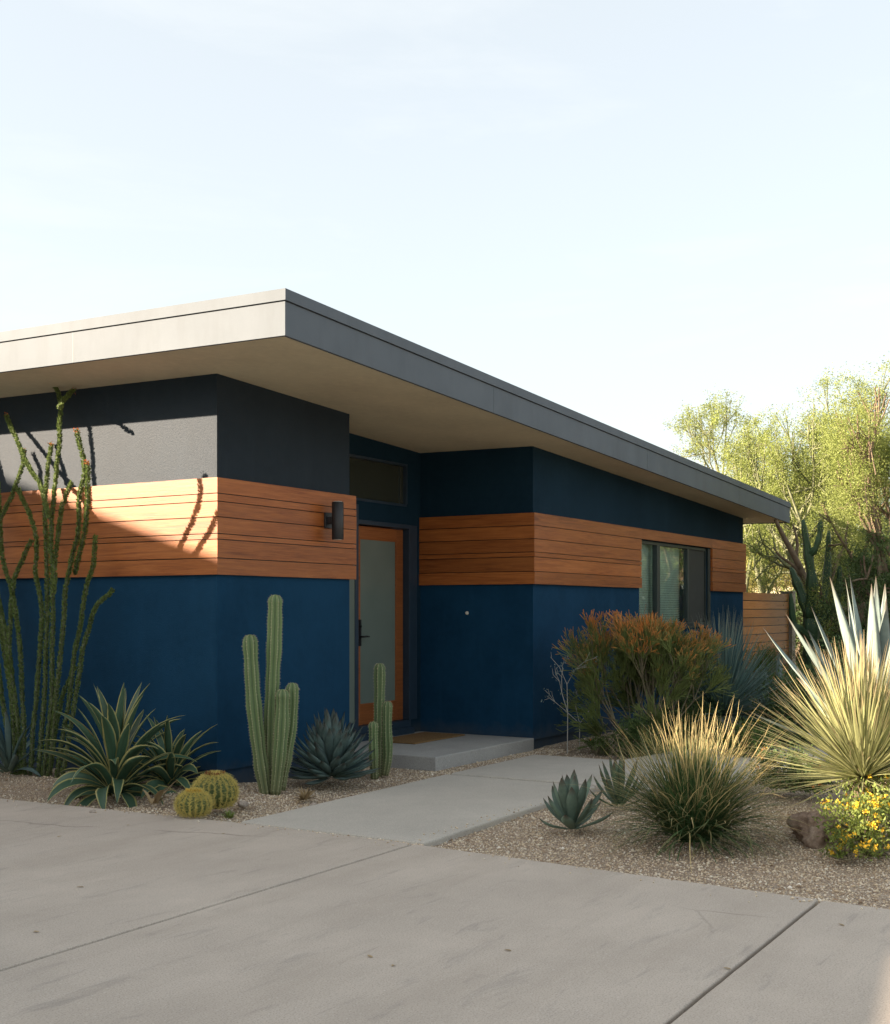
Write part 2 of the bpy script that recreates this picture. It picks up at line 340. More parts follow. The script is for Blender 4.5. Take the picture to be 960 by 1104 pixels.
# ------------------------------------------------------------------ ground, driveway, walkway
EDGE=[(6.55,-6),(6.92,1.3),(6.95,1.73),(7.16,4.55),(7.18,6.2),(7.0,9.6),(6.9,14)]
def edgeX(y): return float(np.interp(y,[p[1] for p in EDGE],[p[0] for p in EDGE]))
def gz(x,y):
    a=max(0,1-((x-8.35)**2/.8+(y-8.6)**2/6)); b=max(0,1-((x-9.3)**2/1.5+(y-1.9)**2/1.8))
    z=-.045+.09*a+.10*b*b+.012*mnoise.noise(Vector((x*.9,y*.9,0)))+.006*mnoise.noise(Vector((x*4,y*4,3)))
    if x<edgeX(y)+.3: z=z*max(0,(x-edgeX(y))/.3)+(-.03)*(1-max(0,(x-edgeX(y))/.3))
    if 10.7<x<13.3 and 6.2<y<8.3: z=min(z,-.055)
    if 10.2<x<10.62 and 4.62<y<6.18: z=-.10
    return z
xs=list(np.arange(6.8,25.001,.12)); ys=list(np.arange(-4,14,.12))
xs=[-4000,-600,-100,-30,-10,0,4]+xs+[28,34,50,100,600,4000]; ys=[-4000,-600,-100,-30,-10,-6]+ys+[16,20,30,60,300,4000]
vv=[]; 
for y in ys:
    for x in xs:
        z=gz(x,y) if (6.7<x<25.5 and -4.1<y<14) else -.12
        vv.append((x,y,z))
nx=len(xs); ii,jj=np.meshgrid(np.arange(len(ys)-1),np.arange(nx-1),indexing='ij')
q=np.stack([ii*nx+jj,ii*nx+jj+1,(ii+1)*nx+jj+1,(ii+1)*nx+jj],-1).reshape(-1,4)
mb=MB(); mb.add(vv,[q],None,True); struct(mb.build('gravel_ground',M['gravel']))
def slab(name, poly, z0, z1, mat, bev=.008):
    # slightly wobbly outline, worn edges
    pts=[]
    n=len(poly)
    for i in range(n):
        a=Vector(poly[i]).to_2d() if len(poly[i])==2 else Vector(poly[i][:2]); b=Vector(poly[(i+1)%n][:2])
        m=max(1,int((b-a).length/.12)); m=min(m,120)
        for j in range(m):
            p=a.lerp(b,j/m); wv=.0035 if j else 0
            pts.append((p.x+wv*mnoise.noise(Vector((p.x*6,p.y*6,1))),p.y+wv*mnoise.noise(Vector((p.x*6,p.y*6,7)))))
    mb=MB(); mb.prism(pts,z0,z1); return mb.build(name,mat,None,bev)
g=.011
struct(slab('driveway',[(-14,-12),(6.2,-12),(6.55,-6),(6.92,1.3),(6.94,1.73-g),(-14,1.73-g)],-.12,.0,M['drive']))
struct(slab('driveway',[(-14,1.73+g),(6.95,1.73+g),(7.15,4.55-g),(-14,4.55-g)],-.12,.0,M['drive']))
struct(slab('driveway',[(-14,4.55+g),(7.155,4.55+g),(7.18,6.2),(7.0,9.6),(6.9,14),(6.8,24),(-14,24)],-.12,.0,M['drive']))
struct(slab('walkway',[(7.21,4.50),(10.33,4.60),(10.33,6.20),(7.215,6.16)],-.12,.002,M['walk'],.014))
struct(slab('walkway',[(10.43,4.60),(10.43,3.75),(12.0,3.55),(12.25,5.2),(12.25,6.2),(10.43,6.20)],-.12,.001,M['walk'],.012))
struct(slab('walkway',[(12.03,3.55),(15.5,3.2),(16.5,3.3),(16.5,4.5),(14.6,4.7),(13.3,5.0),(12.27,5.18)],-.12,.0,M['walk'],.012))
o=slab('porch_step',[(10.83,6.62),(13.04,6.60),(13.04,8.28),(10.83,8.28)],-.15,.09,M['step'],.010); tag(o,'low grey concrete slab step in front of the orange glass door','step')

# pebbles: one mass
def pebbles():
    C=[]
    regs=[((6.9,8.5),(6.2,11.0),8500,1),((7.1,10.9),(6.1,7.6),9000,1),((10.6,13.3),(6.15,6.65),2500,1),((6.9,10.4),(-.6,4.55),34000,1),((10.2,13.5),(-.6,4.6),9000,1),((12.2,16),(4.6,6.6),4000,1)]
    for (x0,x1),(y0,y1),n,_ in regs:
        C.append(np.stack([rng.uniform(x0,x1,n),rng.uniform(y0,y1,n)],1))
    C=np.concatenate(C); keep=[]; Z=[]
    for x,y in C:
        if x<edgeX(y)+.004: continue
        if 7.2<x<10.36 and 4.5+.03*(x-7.2)<y<6.18: continue
        if 10.42<x<12.25 and 3.6<y<6.2: continue
        if x>12.0 and 3.2<y<5.19-(x-12.27)*.12: continue
        if x>10.8 and y>6.6: continue
        if x>8.47 and x<10.58 and y>7.5: continue
        keep.append((x,y)); Z.append(gz(x,y))
    # seam of grit between driveway and walkway, and sparse stray grit on the paving edge
    for i in range(1400):
        y=random.uniform(4.5,6.2); keep.append((random.uniform(7.17,7.208),y)); Z.append(-.02+random.uniform(-.01,.008))
    for i in range(160):
        y=random.uniform(-.5,9.5); keep.append((edgeX(y)-abs(random.gauss(0,.10)),y)); Z.append(.001)
    for i in range(90):
        x=random.uniform(7.2,10.3); keep.append((x,4.55+abs(random.gauss(0,.07)))); Z.append(.003)
    P=np.array(keep); Z=np.array(Z); n=len(P)
    r=rng.uniform(.0035,.0095,n)*np.where(rng.random(n)<.04,1.9,1)
    base=np.array([(1,0,0),(0,1,0),(-1,0,0),(0,-1,0),(0,0,1),(0,0,-1)],float)
    V=base[None]*r[:,None,None]*rng.uniform(.65,1.25,(n,6,1)); V[:,:,2]*=.75
    a=rng.uniform(0,2*PI,n); ca,sa=np.cos(a)[:,None],np.sin(a)[:,None]
    X=V[:,:,0]*ca-V[:,:,1]*sa; Y=V[:,:,0]*sa+V[:,:,1]*ca
    W=np.stack([X+P[:,0:1],Y+P[:,1:2],V[:,:,2]+Z[:,None]+r[:,None]*.35],-1)
    F=np.array([(0,1,4),(1,2,4),(2,3,4),(3,0,4),(1,0,5),(2,1,5),(3,2,5),(0,3,5)])
    F=(F[None]+(np.arange(n)*6)[:,None,None]).reshape(-1,3)
    A=np.zeros((n,6,3)); A[...,2]=rng.random(n)[:,None]
    mb=MB(); mb.add(W.reshape(-1,3),[F],A.reshape(-1,3),True); o=mb.build('gravel',M['pebble'])
    tag(o,'tan and grey desert gravel covering the planting beds','gravel',kind='stuff')
pebbles()

def litter():
    n=520; P=[]
    while len(P)<n:
        x,y=(random.uniform(7.0,13),random.uniform(-.2,4.6)) if random.random()<.65 else (random.uniform(7.0,10.8),random.uniform(6.2,10.5))
        if x<edgeX(y)+.02 or (x>8.4 and y>7.5): continue
        P.append((x,y,gz(x,y)+.012))
    mb=MB(); d=rng.normal(size=(n,3)); d[:,2]*=.25; cards(mb,P,rng.uniform(.012,.045,n),.009,d)
    k=NT('dry_litter'); at=k.attr(); k.col(k.ramp(at[2],[(0.,(.09,.05,.03)),(.6,(.24,.15,.08)),(1.,(.42,.32,.2))])); k.set(.9)
    tag(mb.build('leaf_litter',k.m),'scattered brown dry leaf litter on the gravel beds','leaf litter',kind='stuff')
litter()

# ------------------------------------------------------------------ house
SOF=lambda x,y: 1.62+2.15-.04175*(x-7.6)+.013*(y-6.03)
house=thing('house',(8.49,7.52,0),'low modern house in navy stucco with cedar bands and a wide flat overhanging roof','house')
XA,YA,XB,YB,XC,YC,XE,YE=8.49,7.52,10.56,8.20,13.05,6.62,21.2,15.0
IN=.15
ZM=2.4
WX0,WX1,WZ0,WZ1=16.38,19.35,HC-.25,HC+.992
def topz(x,y): return SOF(x,y)+.05
up=lambda zb,zt: (zb,zt)
# left block: lower, upper
mb=MB(); mb.prism([(XA,YA),(XB,YA),(XB,YE),(XA,YE)],.145,ZM); mb.build('wall',M['navy'],house)
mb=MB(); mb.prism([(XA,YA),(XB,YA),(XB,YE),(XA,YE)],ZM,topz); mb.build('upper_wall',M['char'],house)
mb=MB(); mb.prism([(XA+.02,YA+.02),(XB-.02,YA+.02),(XB-.02,YE),(XA+.02,YE)],-.2,.144); mb.build('foundation',M['navy'],house)
# main block with window opening (wall 0.15 thick)
mb=MB()
mb.prism([(XC,YC),(WX0,YC),(WX0,YC+IN),(XC+IN,YC+IN),(XC+IN,8.25),(XC,8.25)],.065,ZM)
mb.box((WX0,YC,.065),(WX1,YC+IN,WZ0)); mb.prism([(WX1,YC),(XE,YC),(XE,YE),(XE-IN,YE),(XE-IN,YC+IN),(WX1,YC+IN)],.065,ZM)
mb.build('wall',M['navy'],house)
mb=MB()
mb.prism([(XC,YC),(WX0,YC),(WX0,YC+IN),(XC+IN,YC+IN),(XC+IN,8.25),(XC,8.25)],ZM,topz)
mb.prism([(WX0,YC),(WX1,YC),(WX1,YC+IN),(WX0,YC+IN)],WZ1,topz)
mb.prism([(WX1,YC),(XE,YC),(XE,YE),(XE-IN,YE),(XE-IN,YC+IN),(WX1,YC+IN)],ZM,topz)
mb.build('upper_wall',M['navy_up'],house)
mb=MB(); mb.prism([(XC+.02,YC+.025),(XE-.02,YC+.025),(XE-.02,YE),(XC+.02,YE)],-.2,.064); mb.build('foundation',M['navy'],house)
# porch back wall: pieces round door, sidelight and transom
DX0,DX1,DZ0,DZ1=11.66,12.75,.26,2.612
TX0,TX1,TZ0,TZ1=10.60,12.72,HC+1.265,HC+1.785
mb=MB()
mb.box((XB,YB,DZ1+.05),(XC,YB+.12,TZ0)); mb.box((DX1+.05,YB,.09),(XC,YB+.12,DZ1+.05)); mb.box((TX1,YB,TZ0),(XC,YB+.12,TZ1))
mb.prism([(XB,YB),(XC,YB),(XC,YB+.12),(XB,YB+.12)],TZ1,topz)
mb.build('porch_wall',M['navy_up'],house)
mb=MB(); mb.box((XB+.002,YB-.07,.091),(DX1+.05,YB+.2,.17)); mb.box((XB+.002,YB-.02,.17),(DX1+.05,YB+.2,.255)); mb.build('threshold',M['frame'],house)
mb=MB(); mb.box((XB,YB+.5,.1),(XC+IN,YB+.52,3.6)); mb.build('interior_wall',M['inside'],house)
# cladding bands
FR=[.166,.082,.159,.17,.058,.192,.173]
def band(segs, zb, zt, fr=FR):
    """segs: list of (p0,p1,outward normal) straight runs in plan; each plank its own board with small grooves"""
    mb=MB(); H=zt-zb; z=zt
    for i,f in enumerate(fr):
        z1=z; z0=z-f*H; z=z0; pr=.040+random.choice([0,.002,-.003,.004,-.001])
        for sg in segs:
            (x0,y0),(x1,y1),(nx_,ny_),skip,m0,m1=sg
            if skip and z0<skip-.01: continue
            L_=math.hypot(x1-x0,y1-y0); tx,ty=(x1-x0)/L_,(y1-y0)/L_; g0=.0042
            q=[(x0,y0),(x1,y1),(x1+nx_*pr+tx*pr*m1,y1+ny_*pr+ty*pr*m1),(x0+nx_*pr-tx*pr*m0,y0+ny_*pr-ty*pr*m0)]
            av=np.zeros((8,3)); av[:,2]=random.random(); mb.prism(q,z0+g0,z1-g0,av)
    return mb
zb,zt=HC+.312,HC+1.201
segs=[((XA,YE-.1),(XA,YA),(-1,0),None,0,1),((XA,YA),(XB+.07,YA),(0,-1),None,1,0)]
mb=band(segs,zb,zt); mb.build('wood_cladding',M['wood'],house)
mb=MB(); mb.box((XA-.020,YA-.020,zb+.006),(XB+.05,YE-.2,zt-.006)) ; mb.build('cladding_backing',M['black'],house)
zb,zt=HC+.298,HC+1.153
FR2=[.18,.186,.185,.068,.201,.18]
# plank above the window runs through; lower planks stop at the opening
mb=band([((XC,8.195),(XC,YC),(-1,0),None,0,1),((XC,YC),(WX0,YC),(0,-1),None,1,0),((WX1+.10,YC),(XE+.05,YC),(0,-1),None,0,0),((WX0,YC),(WX1+.10,YC),(0,-1),WZ1,0,0)],zb,zt,FR2); mb.build('wood_cladding',M['wood'],house)
mb=MB(); mb.box((XC-.02,YC-.02,zb+.006),(WX0-.002,YC-.0005,zt-.006)); mb.box((XC-.02,YC-.0005,zb+.006),(XC-.0005,8.17,zt-.006)); mb.build('cladding_backing',M['black'],house); mb=MB(); mb.box((WX1+.102,YC-.02,zb+.006),(XE+.03,YC-.0005,zt-.006)); mb.build('cladding_backing',M['black'],house)
# roof
RX0,RX1,RY0,RY1=7.60,22.05,6.03,15.6; TH=.365
rf=MB(); rf.prism([(RX0+.03,RY0+.03),(RX1-.03,RY0+.03),(RX1-.03,RY1-.03),(RX0+.03,RY1-.03)],lambda x,y:SOF(x,y)+.012,lambda x,y:SOF(x,y)+TH-.02)
roof=rf.build('roof',M['cream'],house)
def ring(x0,x1,y0,y1,t,zb,zt):
    m=MB()
    for pl in ([(x0,y0),(x1,y0),(x1,y0+t),(x0,y0+t)],[(x0,y1-t),(x1,y1-t),(x1,y1),(x0,y1)],[(x0,y0+t),(x0+t,y0+t),(x0+t,y1-t),(x0,y1-t)],[(x1-t,y0+t),(x1,y0+t),(x1,y1-t),(x1-t,y1-t)]):
        m.prism(pl,zb,zt)
    return m
ring(RX0,RX1,RY0,RY1,.03,lambda x,y:SOF(x,y),lambda x,y:SOF(x,y)+TH-.098).build('fascia',M['fascia'],roof)
ring(RX0+.010,RX1-.010,RY0+.010,RY1-.010,.03,lambda x,y:SOF(x,y)+TH-.098,lambda x,y:SOF(x,y)+TH-.090).build('drip_groove',M['black'],roof)
ring(RX0-.014,RX1+.014,RY0-.014,RY1+.014,.08,lambda x,y:SOF(x,y)+TH-.090,lambda x,y:SOF(x,y)+TH).build('roof_edge_trim',M['fascia'],roof)
for X in (11.0,15.2,19.1):
    mb=MB(); mb.box((X,RY0-.0012,SOF(X,RY0)+.004),(X+.004,RY0+.02,SOF(X,RY0)+TH-.100)); mb.build('fascia_joint',M['bronze'],roof)
for Y in (8.4,11.2):
    mb=MB(); mb.box((RX0-.0012,Y,SOF(RX0,Y)+.004),(RX0+.02,Y+.004,SOF(RX0,Y)+TH-.100)); mb.build('fascia_joint',M['bronze'],roof)
# door
yd=YB+.06
dm=MB(); 
dm.box((DX0+.012,yd,DZ0),(DX0+.155,yd+.045,DZ1-.012)); dm.box((DX1-.155,yd,DZ0),(DX1-.012,yd+.045,DZ1-.012)); dm.box((DX0+.155,yd,DZ1-.155),(DX1-.155,yd+.045,DZ1-.012)); dm.box((DX0+.155,yd,DZ0),(DX1-.155,yd+.045,DZ0+.235))
door=dm.build('door',M['doorwood'],house,.003)
mb=MB(); mb.box((DX0+.15,yd+.018,DZ0+.23),(DX1-.15,yd+.026,DZ1-.15)); mb.build('glass_panel',M['frost'],door)
mb=MB()
for (a,b) in (((DX0+.155,DZ0+.235),(DX0+.167,DZ1-.155)),((DX1-.167,DZ0+.235),(DX1-.155,DZ1-.155)),((DX0+.167,DZ0+.235),(DX1-.167,DZ0+.247)),((DX0+.167,DZ1-.167),(DX1-.167,DZ1-.155))):
    mb.box((a[0],yd+.006,a[1]),(b[0],yd+.0175,b[1]))
mb.build('glazing_bead',M['doorwood'],door)
hx=DX0+.145
mb=MB(); mb.box((hx-.02,yd-.012,1.19),(hx+.02,yd-.0005,1.50)); mb.cyl((hx,yd-.011,1.30),(hx,yd-.055,1.30),.011,sides=10); mb.tube([(hx-.008,yd-.055,1.30),(hx+.06,yd-.060,1.302),(hx+.125,yd-.055,1.298)],[.010,.010,.008],8); mb.cyl((hx,yd-.011,1.42),(hx,yd-.024,1.42),.016,sides=12)
mb.build('handle',M['black'],door)
mb=MB(); y0=YB-.025
mb.box((DX0-.062,y0,.17),(DX0+.005,YB+.12,TZ0-.05)); mb.box((DX1+.0,y0,.256),(DX1+.05,YB+.12,DZ1+.05)); mb.box((DX0+.005,y0,DZ1),(DX1,YB+.12,DZ1+.05))
mb.build('door_frame',M['frame'],house,.003)
mb=MB(); mb.box((DX1+.05,YB-.012,.256),(XC-.10,YB-.0005,DZ1+.048)); mb.build('door_trim',M['frame'],house)
# sidelight and transom
sl=MB(); sl.box((XB+.02,YB-.03,.256),(XB+.08,YB+.04,DZ1+.048)); sl.box((XB+.08,YB-.03,.256),(DX0-.064,YB+.04,.31)); sl=sl.build('sidelight',M['frame'],house)
mb=MB(); mb.box((XB+.081,YB-.015,.311),(DX0-.064,YB-.005,DZ1+.048)); mb.build('pane',M['frost'],sl)
tm=MB(); t=.028
tm.box((TX0,YB-.008,TZ0),(TX1,YB+.08,TZ0+t)); tm.box((TX0,YB-.02,TZ1-t),(TX1,YB+.08,TZ1)); tm.box((TX1-t,YB-.02,TZ0+t),(TX1,YB+.08,TZ1-t)); tm.box((TX0,YB-.02,TZ0+t),(TX0+t,YB+.08,TZ1-t))
tm=tm.build('transom_window',M['frame'],house,.002)
mb=MB(); mb.box((TX0+t,YB+.03,TZ0+t),(TX1-t,YB+.04,TZ1-t)); mb.build('pane',M['transom'],tm)
mb=MB(); mb.box((TX1-t-.10,YB+.022,TZ0+t),(TX1-t-.082,YB+.029,TZ1-t)); mb.build('mullion',M['bronze'],tm)
# window
wm=MB(); t=.045; ya,yb_=YC+.03,YC+.11
for lo,hi in (((WX0,WZ0),(WX1,WZ0+t)),((WX0,WZ1-t),(WX1,WZ1)),((WX0,WZ0+t),(WX0+t,WZ1-t)),((WX1-t,WZ0+t),(WX1,WZ1-t)),((WX0+.78,WZ0+t),(WX0+.90,WZ1-t)),((WX0+2.08,WZ0+t),(WX0+2.15,WZ1-t))):
    wm.box((lo[0],ya,lo[1]),(hi[0],yb_,hi[1]))
wm.box((WX1-.004,YC-.006,WZ0+.001),(WX1+.099,YC+.02,WZ1-.002)); win=wm.build('window',M['bronze'],house,.003)
mb=MB(); mb.box((WX0-.02,YC-.045,WZ0-.035),(WX1+.05,YC+.03,WZ0-.002)); mb.build('sill',M['bronze'],win)
for a,b in ((WX0+t,WX0+.78),(WX0+.90,WX0+2.08)):
    mb=MB(); mb.box((a,ya+.035,WZ0+t),(b,ya+.041,WZ1-t)); mb.build('pane',M['pane'],win)
mb=MB(); mb.box((WX0+2.15,ya+.02,WZ0+t),(WX1-t,ya+.024,WZ1-t)); mb.build('insect_screen',M['screen'],win)
mb=MB(); z=WZ0+.03
while z<WZ1-.03:
    mb.add([(WX0+.05,YC+.19,z),(WX0+2.1,YC+.19,z),(WX0+2.1,YC+.165,z+.032),(WX0+.05,YC+.165,z+.032)],[[(0,1,2,3)]],(0,0,random.random())); z+=.036
mb.build('blind',M['blind'],win)
mb=MB(); mb.box((WX0-.3,YC+.9,.3),(WX1+.3,YC+.92,3.0)); mb.build('interior_wall',M['inside'],house)

# wall lamp
L=thing('wall_lamp',(10.11,7.47,HC+.90),'dark grey cylinder wall lamp on the cedar band left of the door','wall lamp')
cx,cy,cz=10.11,7.345,HC+.90
mb=MB(); mb.tube([(cx,cy,cz-.19),(cx,cy,cz-.186),(cx,cy,cz+.186),(cx,cy,cz+.19)],[.056,.06,.06,.056],32); mb.build('lamp_shade',M['lamp'],L)
mb=MB(); mb.box((cx-.035,cy+.05,cz-.03),(cx+.035,7.455,cz+.04)); mb.build('bracket',M['lamp'],L,.004)
mb=MB(); mb.box((cx-.055,7.455,cz-.075),(cx+.055,7.480,cz+.085)); mb.build('backplate',M['lamp'],L,.004)
for s in (-1,1):
    mb=MB(); mb.cyl((cx,cy,cz+s*.1905),(cx,cy,cz+s*.195),.045,sides=24); mb.build('lens',M['lens'],L)
# door bell
bp=onX(504,661,XC); L=thing('doorbell',(XC,bp.y,bp.z),'tiny cream round doorbell button on the navy porch side wall','doorbell')
mb=MB(); mb.tube([(XC-.001,bp.y,bp.z),(XC-.012,bp.y,bp.z),(XC-.016,bp.y,bp.z)],[.022,.021,.015],20); mb.build('backplate',M['bell'],L)
mb=MB(); mb.tube([(XC-.016,bp.y,bp.z),(XC-.024,bp.y,bp.z)],[.011,.008],14); mb.build('button',M['bell'],L)
# door mat
mb=MB(); mb.box((11.72,7.44,.091),(12.86,8.02,.108)); mt=mb.build('doormat',M['coir'],None,.005)

tag(mt,'brown coir doormat lying on the porch step by the door','doormat')


# ------------------------------------------------------------------ unseen house added up the drive: roof line shaped to shade forecourt and wall
nb=thing('shade_casting_house',(-6,14,0),'unseen neighbouring stucco house added beside the driveway, its roof slope shaped to cast the shade','house')
prof_=[(4.6,1.80),(6,2.42),(8,3.25),(11,4.52),(12.6,5.12),(17,6.55),(20.5,7.62),(24,8.7),(36,4.6)]
pts=[(y,z) for y,z in prof_]
mb=MB(); X0,X1=-12.0,-1.0
v=[(x,y,z) for x in (X0,X1) for y,z in pts]+[(x,y,z-.28) for x in (X0,X1) for y,z in pts]; n=len(pts)
f=[]
for i in range(n-1):
    f.append((i,i+1,n+i+1,n+i)); f.append((2*n+i,3*n+i,3*n+i+1,2*n+i+1)); f.append((i,2*n+i,2*n+i+1,i+1)); f.append((n+i,n+i+1,3*n+i+1,3*n+i))
f.append((0,n,3*n,2*n)); f.append((n-1,3*n-1,4*n-1,2*n-1)); f=[np.array(f)]
mb.add(v,f); mb.build('roof',M['greywood'],nb)
mb=MB(); gp=[(5.6,-.2),(35,-.2),(35,4.7)]+[(y,z-.29) for y,z in reversed(prof_[1:-1])]; gp[-1]=(6,2.1); gp.append((5.6,1.92))
m_=len(gp); v=[(x,y,z) for x in (X0+.5,X1-.5) for y,z in gp]
mb.add(v,[np.array([list(range(m_))]),np.array([list(range(2*m_-1,m_-1,-1))]),np.array([[i,m_+i,m_+(i+1)%m_,(i+1)%m_] for i in range(m_)])]); mb.build('wall',M['cream'],nb)
for y in (11,15,19):
    mb=MB(); mb.box((-1.5,y,1.0),(-1.46,y+1.3,2.2)); w_=mb.build('window',M['bronze'],nb)
    mb=MB(); mb.box((-1.46,y+.06,1.06),(-1.45,y+1.24,2.14)); mb.build('pane',M['transom'],w_)

# ------------------------------------------------------------------ plant materials
M['agave_var']=leafmat('variegated_agave',(.045,.095,.055),edge=(.46,.42,.16),edge_at=.78,mid=(.05,.09,.055),rough=.5,tr=.08)
M['agave_dry']=leafmat('dry_agave_leaf',(.30,.22,.12),rough=.8,tr=.1)
M['agave_blue']=leafmat('blue_agave',(.10,.155,.145),tip=(.05,.04,.03),tip_at=1.05,rough=.6,tr=.04,base=(.12,.16,.11))
M['agave_pale']=leafmat('pale_blue_agave',(.20,.26,.24),edge=(.10,.09,.07),edge_at=.97,tip=(.10,.07,.05),tip_at=1.08,rough=.6,tr=.05)
M['agave_small']=leafmat('grey_green_agave',(.13,.19,.145),tip=(.06,.03,.02),tip_at=1.05,rough=.6,tr=.06)
M['aloe']=leafmat('aloe_leaf',(.075,.125,.075),tip=(.10,.05,.03),tip_at=1.02,rough=.5,tr=.06)
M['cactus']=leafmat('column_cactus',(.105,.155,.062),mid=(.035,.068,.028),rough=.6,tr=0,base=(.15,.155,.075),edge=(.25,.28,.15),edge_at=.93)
M['spine']=leafmat('pale_spines',(.58,.50,.34),rough=.7,tr=.1)
M['barrel']=leafmat('barrel_cactus',(.13,.17,.05),mid=(.045,.075,.025),rough=.6,tr=0)
M['gold_spine']=leafmat('golden_spines',(.70,.58,.18),rough=.6,tr=.2)
M['gold_spine_top']=leafmat('golden_crown_wool',(.62,.40,.06),rough=.7,tr=.2)
M['barrel_crown']=leafmat('brown_cactus_crown',(.20,.07,.025),rough=.8,tr=.1)
M['oco_stem']=plain('ocotillo_bark',(.10,.115,.06),.8,var=.45,sc_=30,bmp=.7)
M['oco_leaf']=leafmat('ocotillo_leaf',(.13,.185,.05),rough=.6,tr=.3,var=.5)
M['oco_tip']=leafmat('ocotillo_bud',(.55,.14,.04),rough=.6,tr=.3)
M['fire']=leafmat('firestick',(.135,.175,.05),tip=(.64,.23,.055),tip_at=.72,rough=.55,tr=.12,var=.35)
M['fire_wood']=plain('grey_brown_twig',(.17,.145,.09),.8,var=.3,sc_=30)
M['grass']=leafmat('green_bunch_grass',(.055,.115,.040),tip=(.40,.33,.15),tip_at=.96,rough=.6,tr=.25,var=.4,dry=(.36,.32,.16))
M['grass_dry']=leafmat('straw_grass',(.50,.40,.19),rough=.65,tr=.35,var=.25,base=(.055,.105,.035),bl=.75)
M['sotol']=leafmat('sotol_leaf',(.28,.295,.135),tip=(.50,.36,.22),tip_at=.98,rough=.5,tr=.25,var=.3,edge=(.42,.40,.22),edge_at=.9)
M['sotol_blue']=leafmat('blue_sotol_leaf',(.095,.165,.155),tip=(.22,.24,.18),tip_at=1.0,rough=.5,tr=.15,var=.3)
M['lantana']=leafmat('flower_bush_leaf',(.17,.22,.05),rough=.6,tr=.3,var=.45)
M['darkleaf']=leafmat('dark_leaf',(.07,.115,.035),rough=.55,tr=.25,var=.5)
M['midleaf']=leafmat('mid_green_leaf',(.09,.14,.035),rough=.55,tr=.3,var=.5)
M['yflower']=leafmat('yellow_petal',(.85,.55,.05),rough=.6,tr=.3,var=.2)
M['oflower']=leafmat('orange_petal',(.80,.28,.03),rough=.6,tr=.3,var=.25)
M['wflower']=leafmat('white_petal',(.6,.6,.5),rough=.6,tr=.3,var=.2)
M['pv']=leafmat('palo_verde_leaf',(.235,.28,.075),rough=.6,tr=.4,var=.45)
M['pv2']=leafmat('yellow_green_leaf',(.34,.32,.10),rough=.6,tr=.4,var=.4)
M['bark']=plain('brown_bark',(.17,.125,.085),.9,var=.4,sc_=8,bmp=.9)
M['bark_g']=plain('green_grey_bark',(.17,.18,.10),.85,var=.35,sc_=8,bmp=.6)
M['tallcactus']=leafmat('dark_branching_cactus',(.035,.08,.035),mid=(.018,.045,.02),rough=.5,tr=0)
M['pale_twig']=plain('pale_twig',(.42,.40,.36),.8,var=.2,sc_=30)
agprof=lambda t: np.interp(t,[0,.12,.45,.7,.9,1],[.62,.55,1.0,.72,.28,.01])
strapprof=lambda t: np.interp(t,[0,.1,.6,.85,1],[.8,.75,1.0,.55,.01])
fatprof=lambda t: np.interp(t,[0,.15,.55,.78,.93,1],[.55,.60,1.0,.80,.35,.01])
GA=2.39996

def rosette(mb,c,n,R,elr,Lr,Wr,bendr,prof,thick,chan,nseg=8,seed=0,stem=.05,stemh=.08,azb=.15,roll=.15):
    r=np.random.default_rng(seed); i=np.arange(n); f=i/max(1,n-1)      # f=0 outer, 1 inner
    az=i*GA+r.normal(0,.12,n); el=elr[0]+(elr[1]-elr[0])*f**.8+r.normal(0,.07,n)
    L=(Lr[0]+(Lr[1]-Lr[0])*f)*r.uniform(.85,1.12,n); W=(Wr[0]+(Wr[1]-Wr[0])*f)*r.uniform(.85,1.15,n)
    bd=(bendr[0]+(bendr[1]-bendr[0])*f)*r.uniform(.5,1.4,n)
    P=np.array(c)+np.stack([np.cos(az)*stem*(1-f),np.sin(az)*stem*(1-f),stemh*f],1)
    blades(mb,P,az,el,L,W,bd,nseg,chan,thick,prof,roll=r.normal(0,roll,n),azb=r.normal(0,azb,n),pw=1.7)

# variegated agaves
c=G(118,856,.01); mb=MB()
rosette(mb,c+Vector((.05,-.02,0)),58,.1,(.02,1.48),(.62,.92),(.120,.098),(-1.9,-.55),strapprof,.10,.34,12,3,.08,.12,.3,.35)
tag(mb.build('variegated_agave',M['agave_var']),'large agave with yellow edged arching leaves, left of the two barrel cacti','agave')
mb=MB(); blades(mb,G(163,858,.02),[PI*1.5,-.9,4.4],[.35,.2,.25],[.24,.2,.2],[.055]*3,[-1.5,-1.2,-1.4],6,.3,.1,strapprof)
c=Vector((8.16,7.78,.05)); mb=MB()
rosette(mb,c,34,.1,(.1,1.25),(.52,.60),(.095,.08),(-1.6,-.5),strapprof,.10,.30,8,5,.05,.07,.3,.3)
tag(mb.build('variegated_agave',M['agave_var']),'smaller dark agave tucked against the navy wall behind the larger variegated agave','agave')
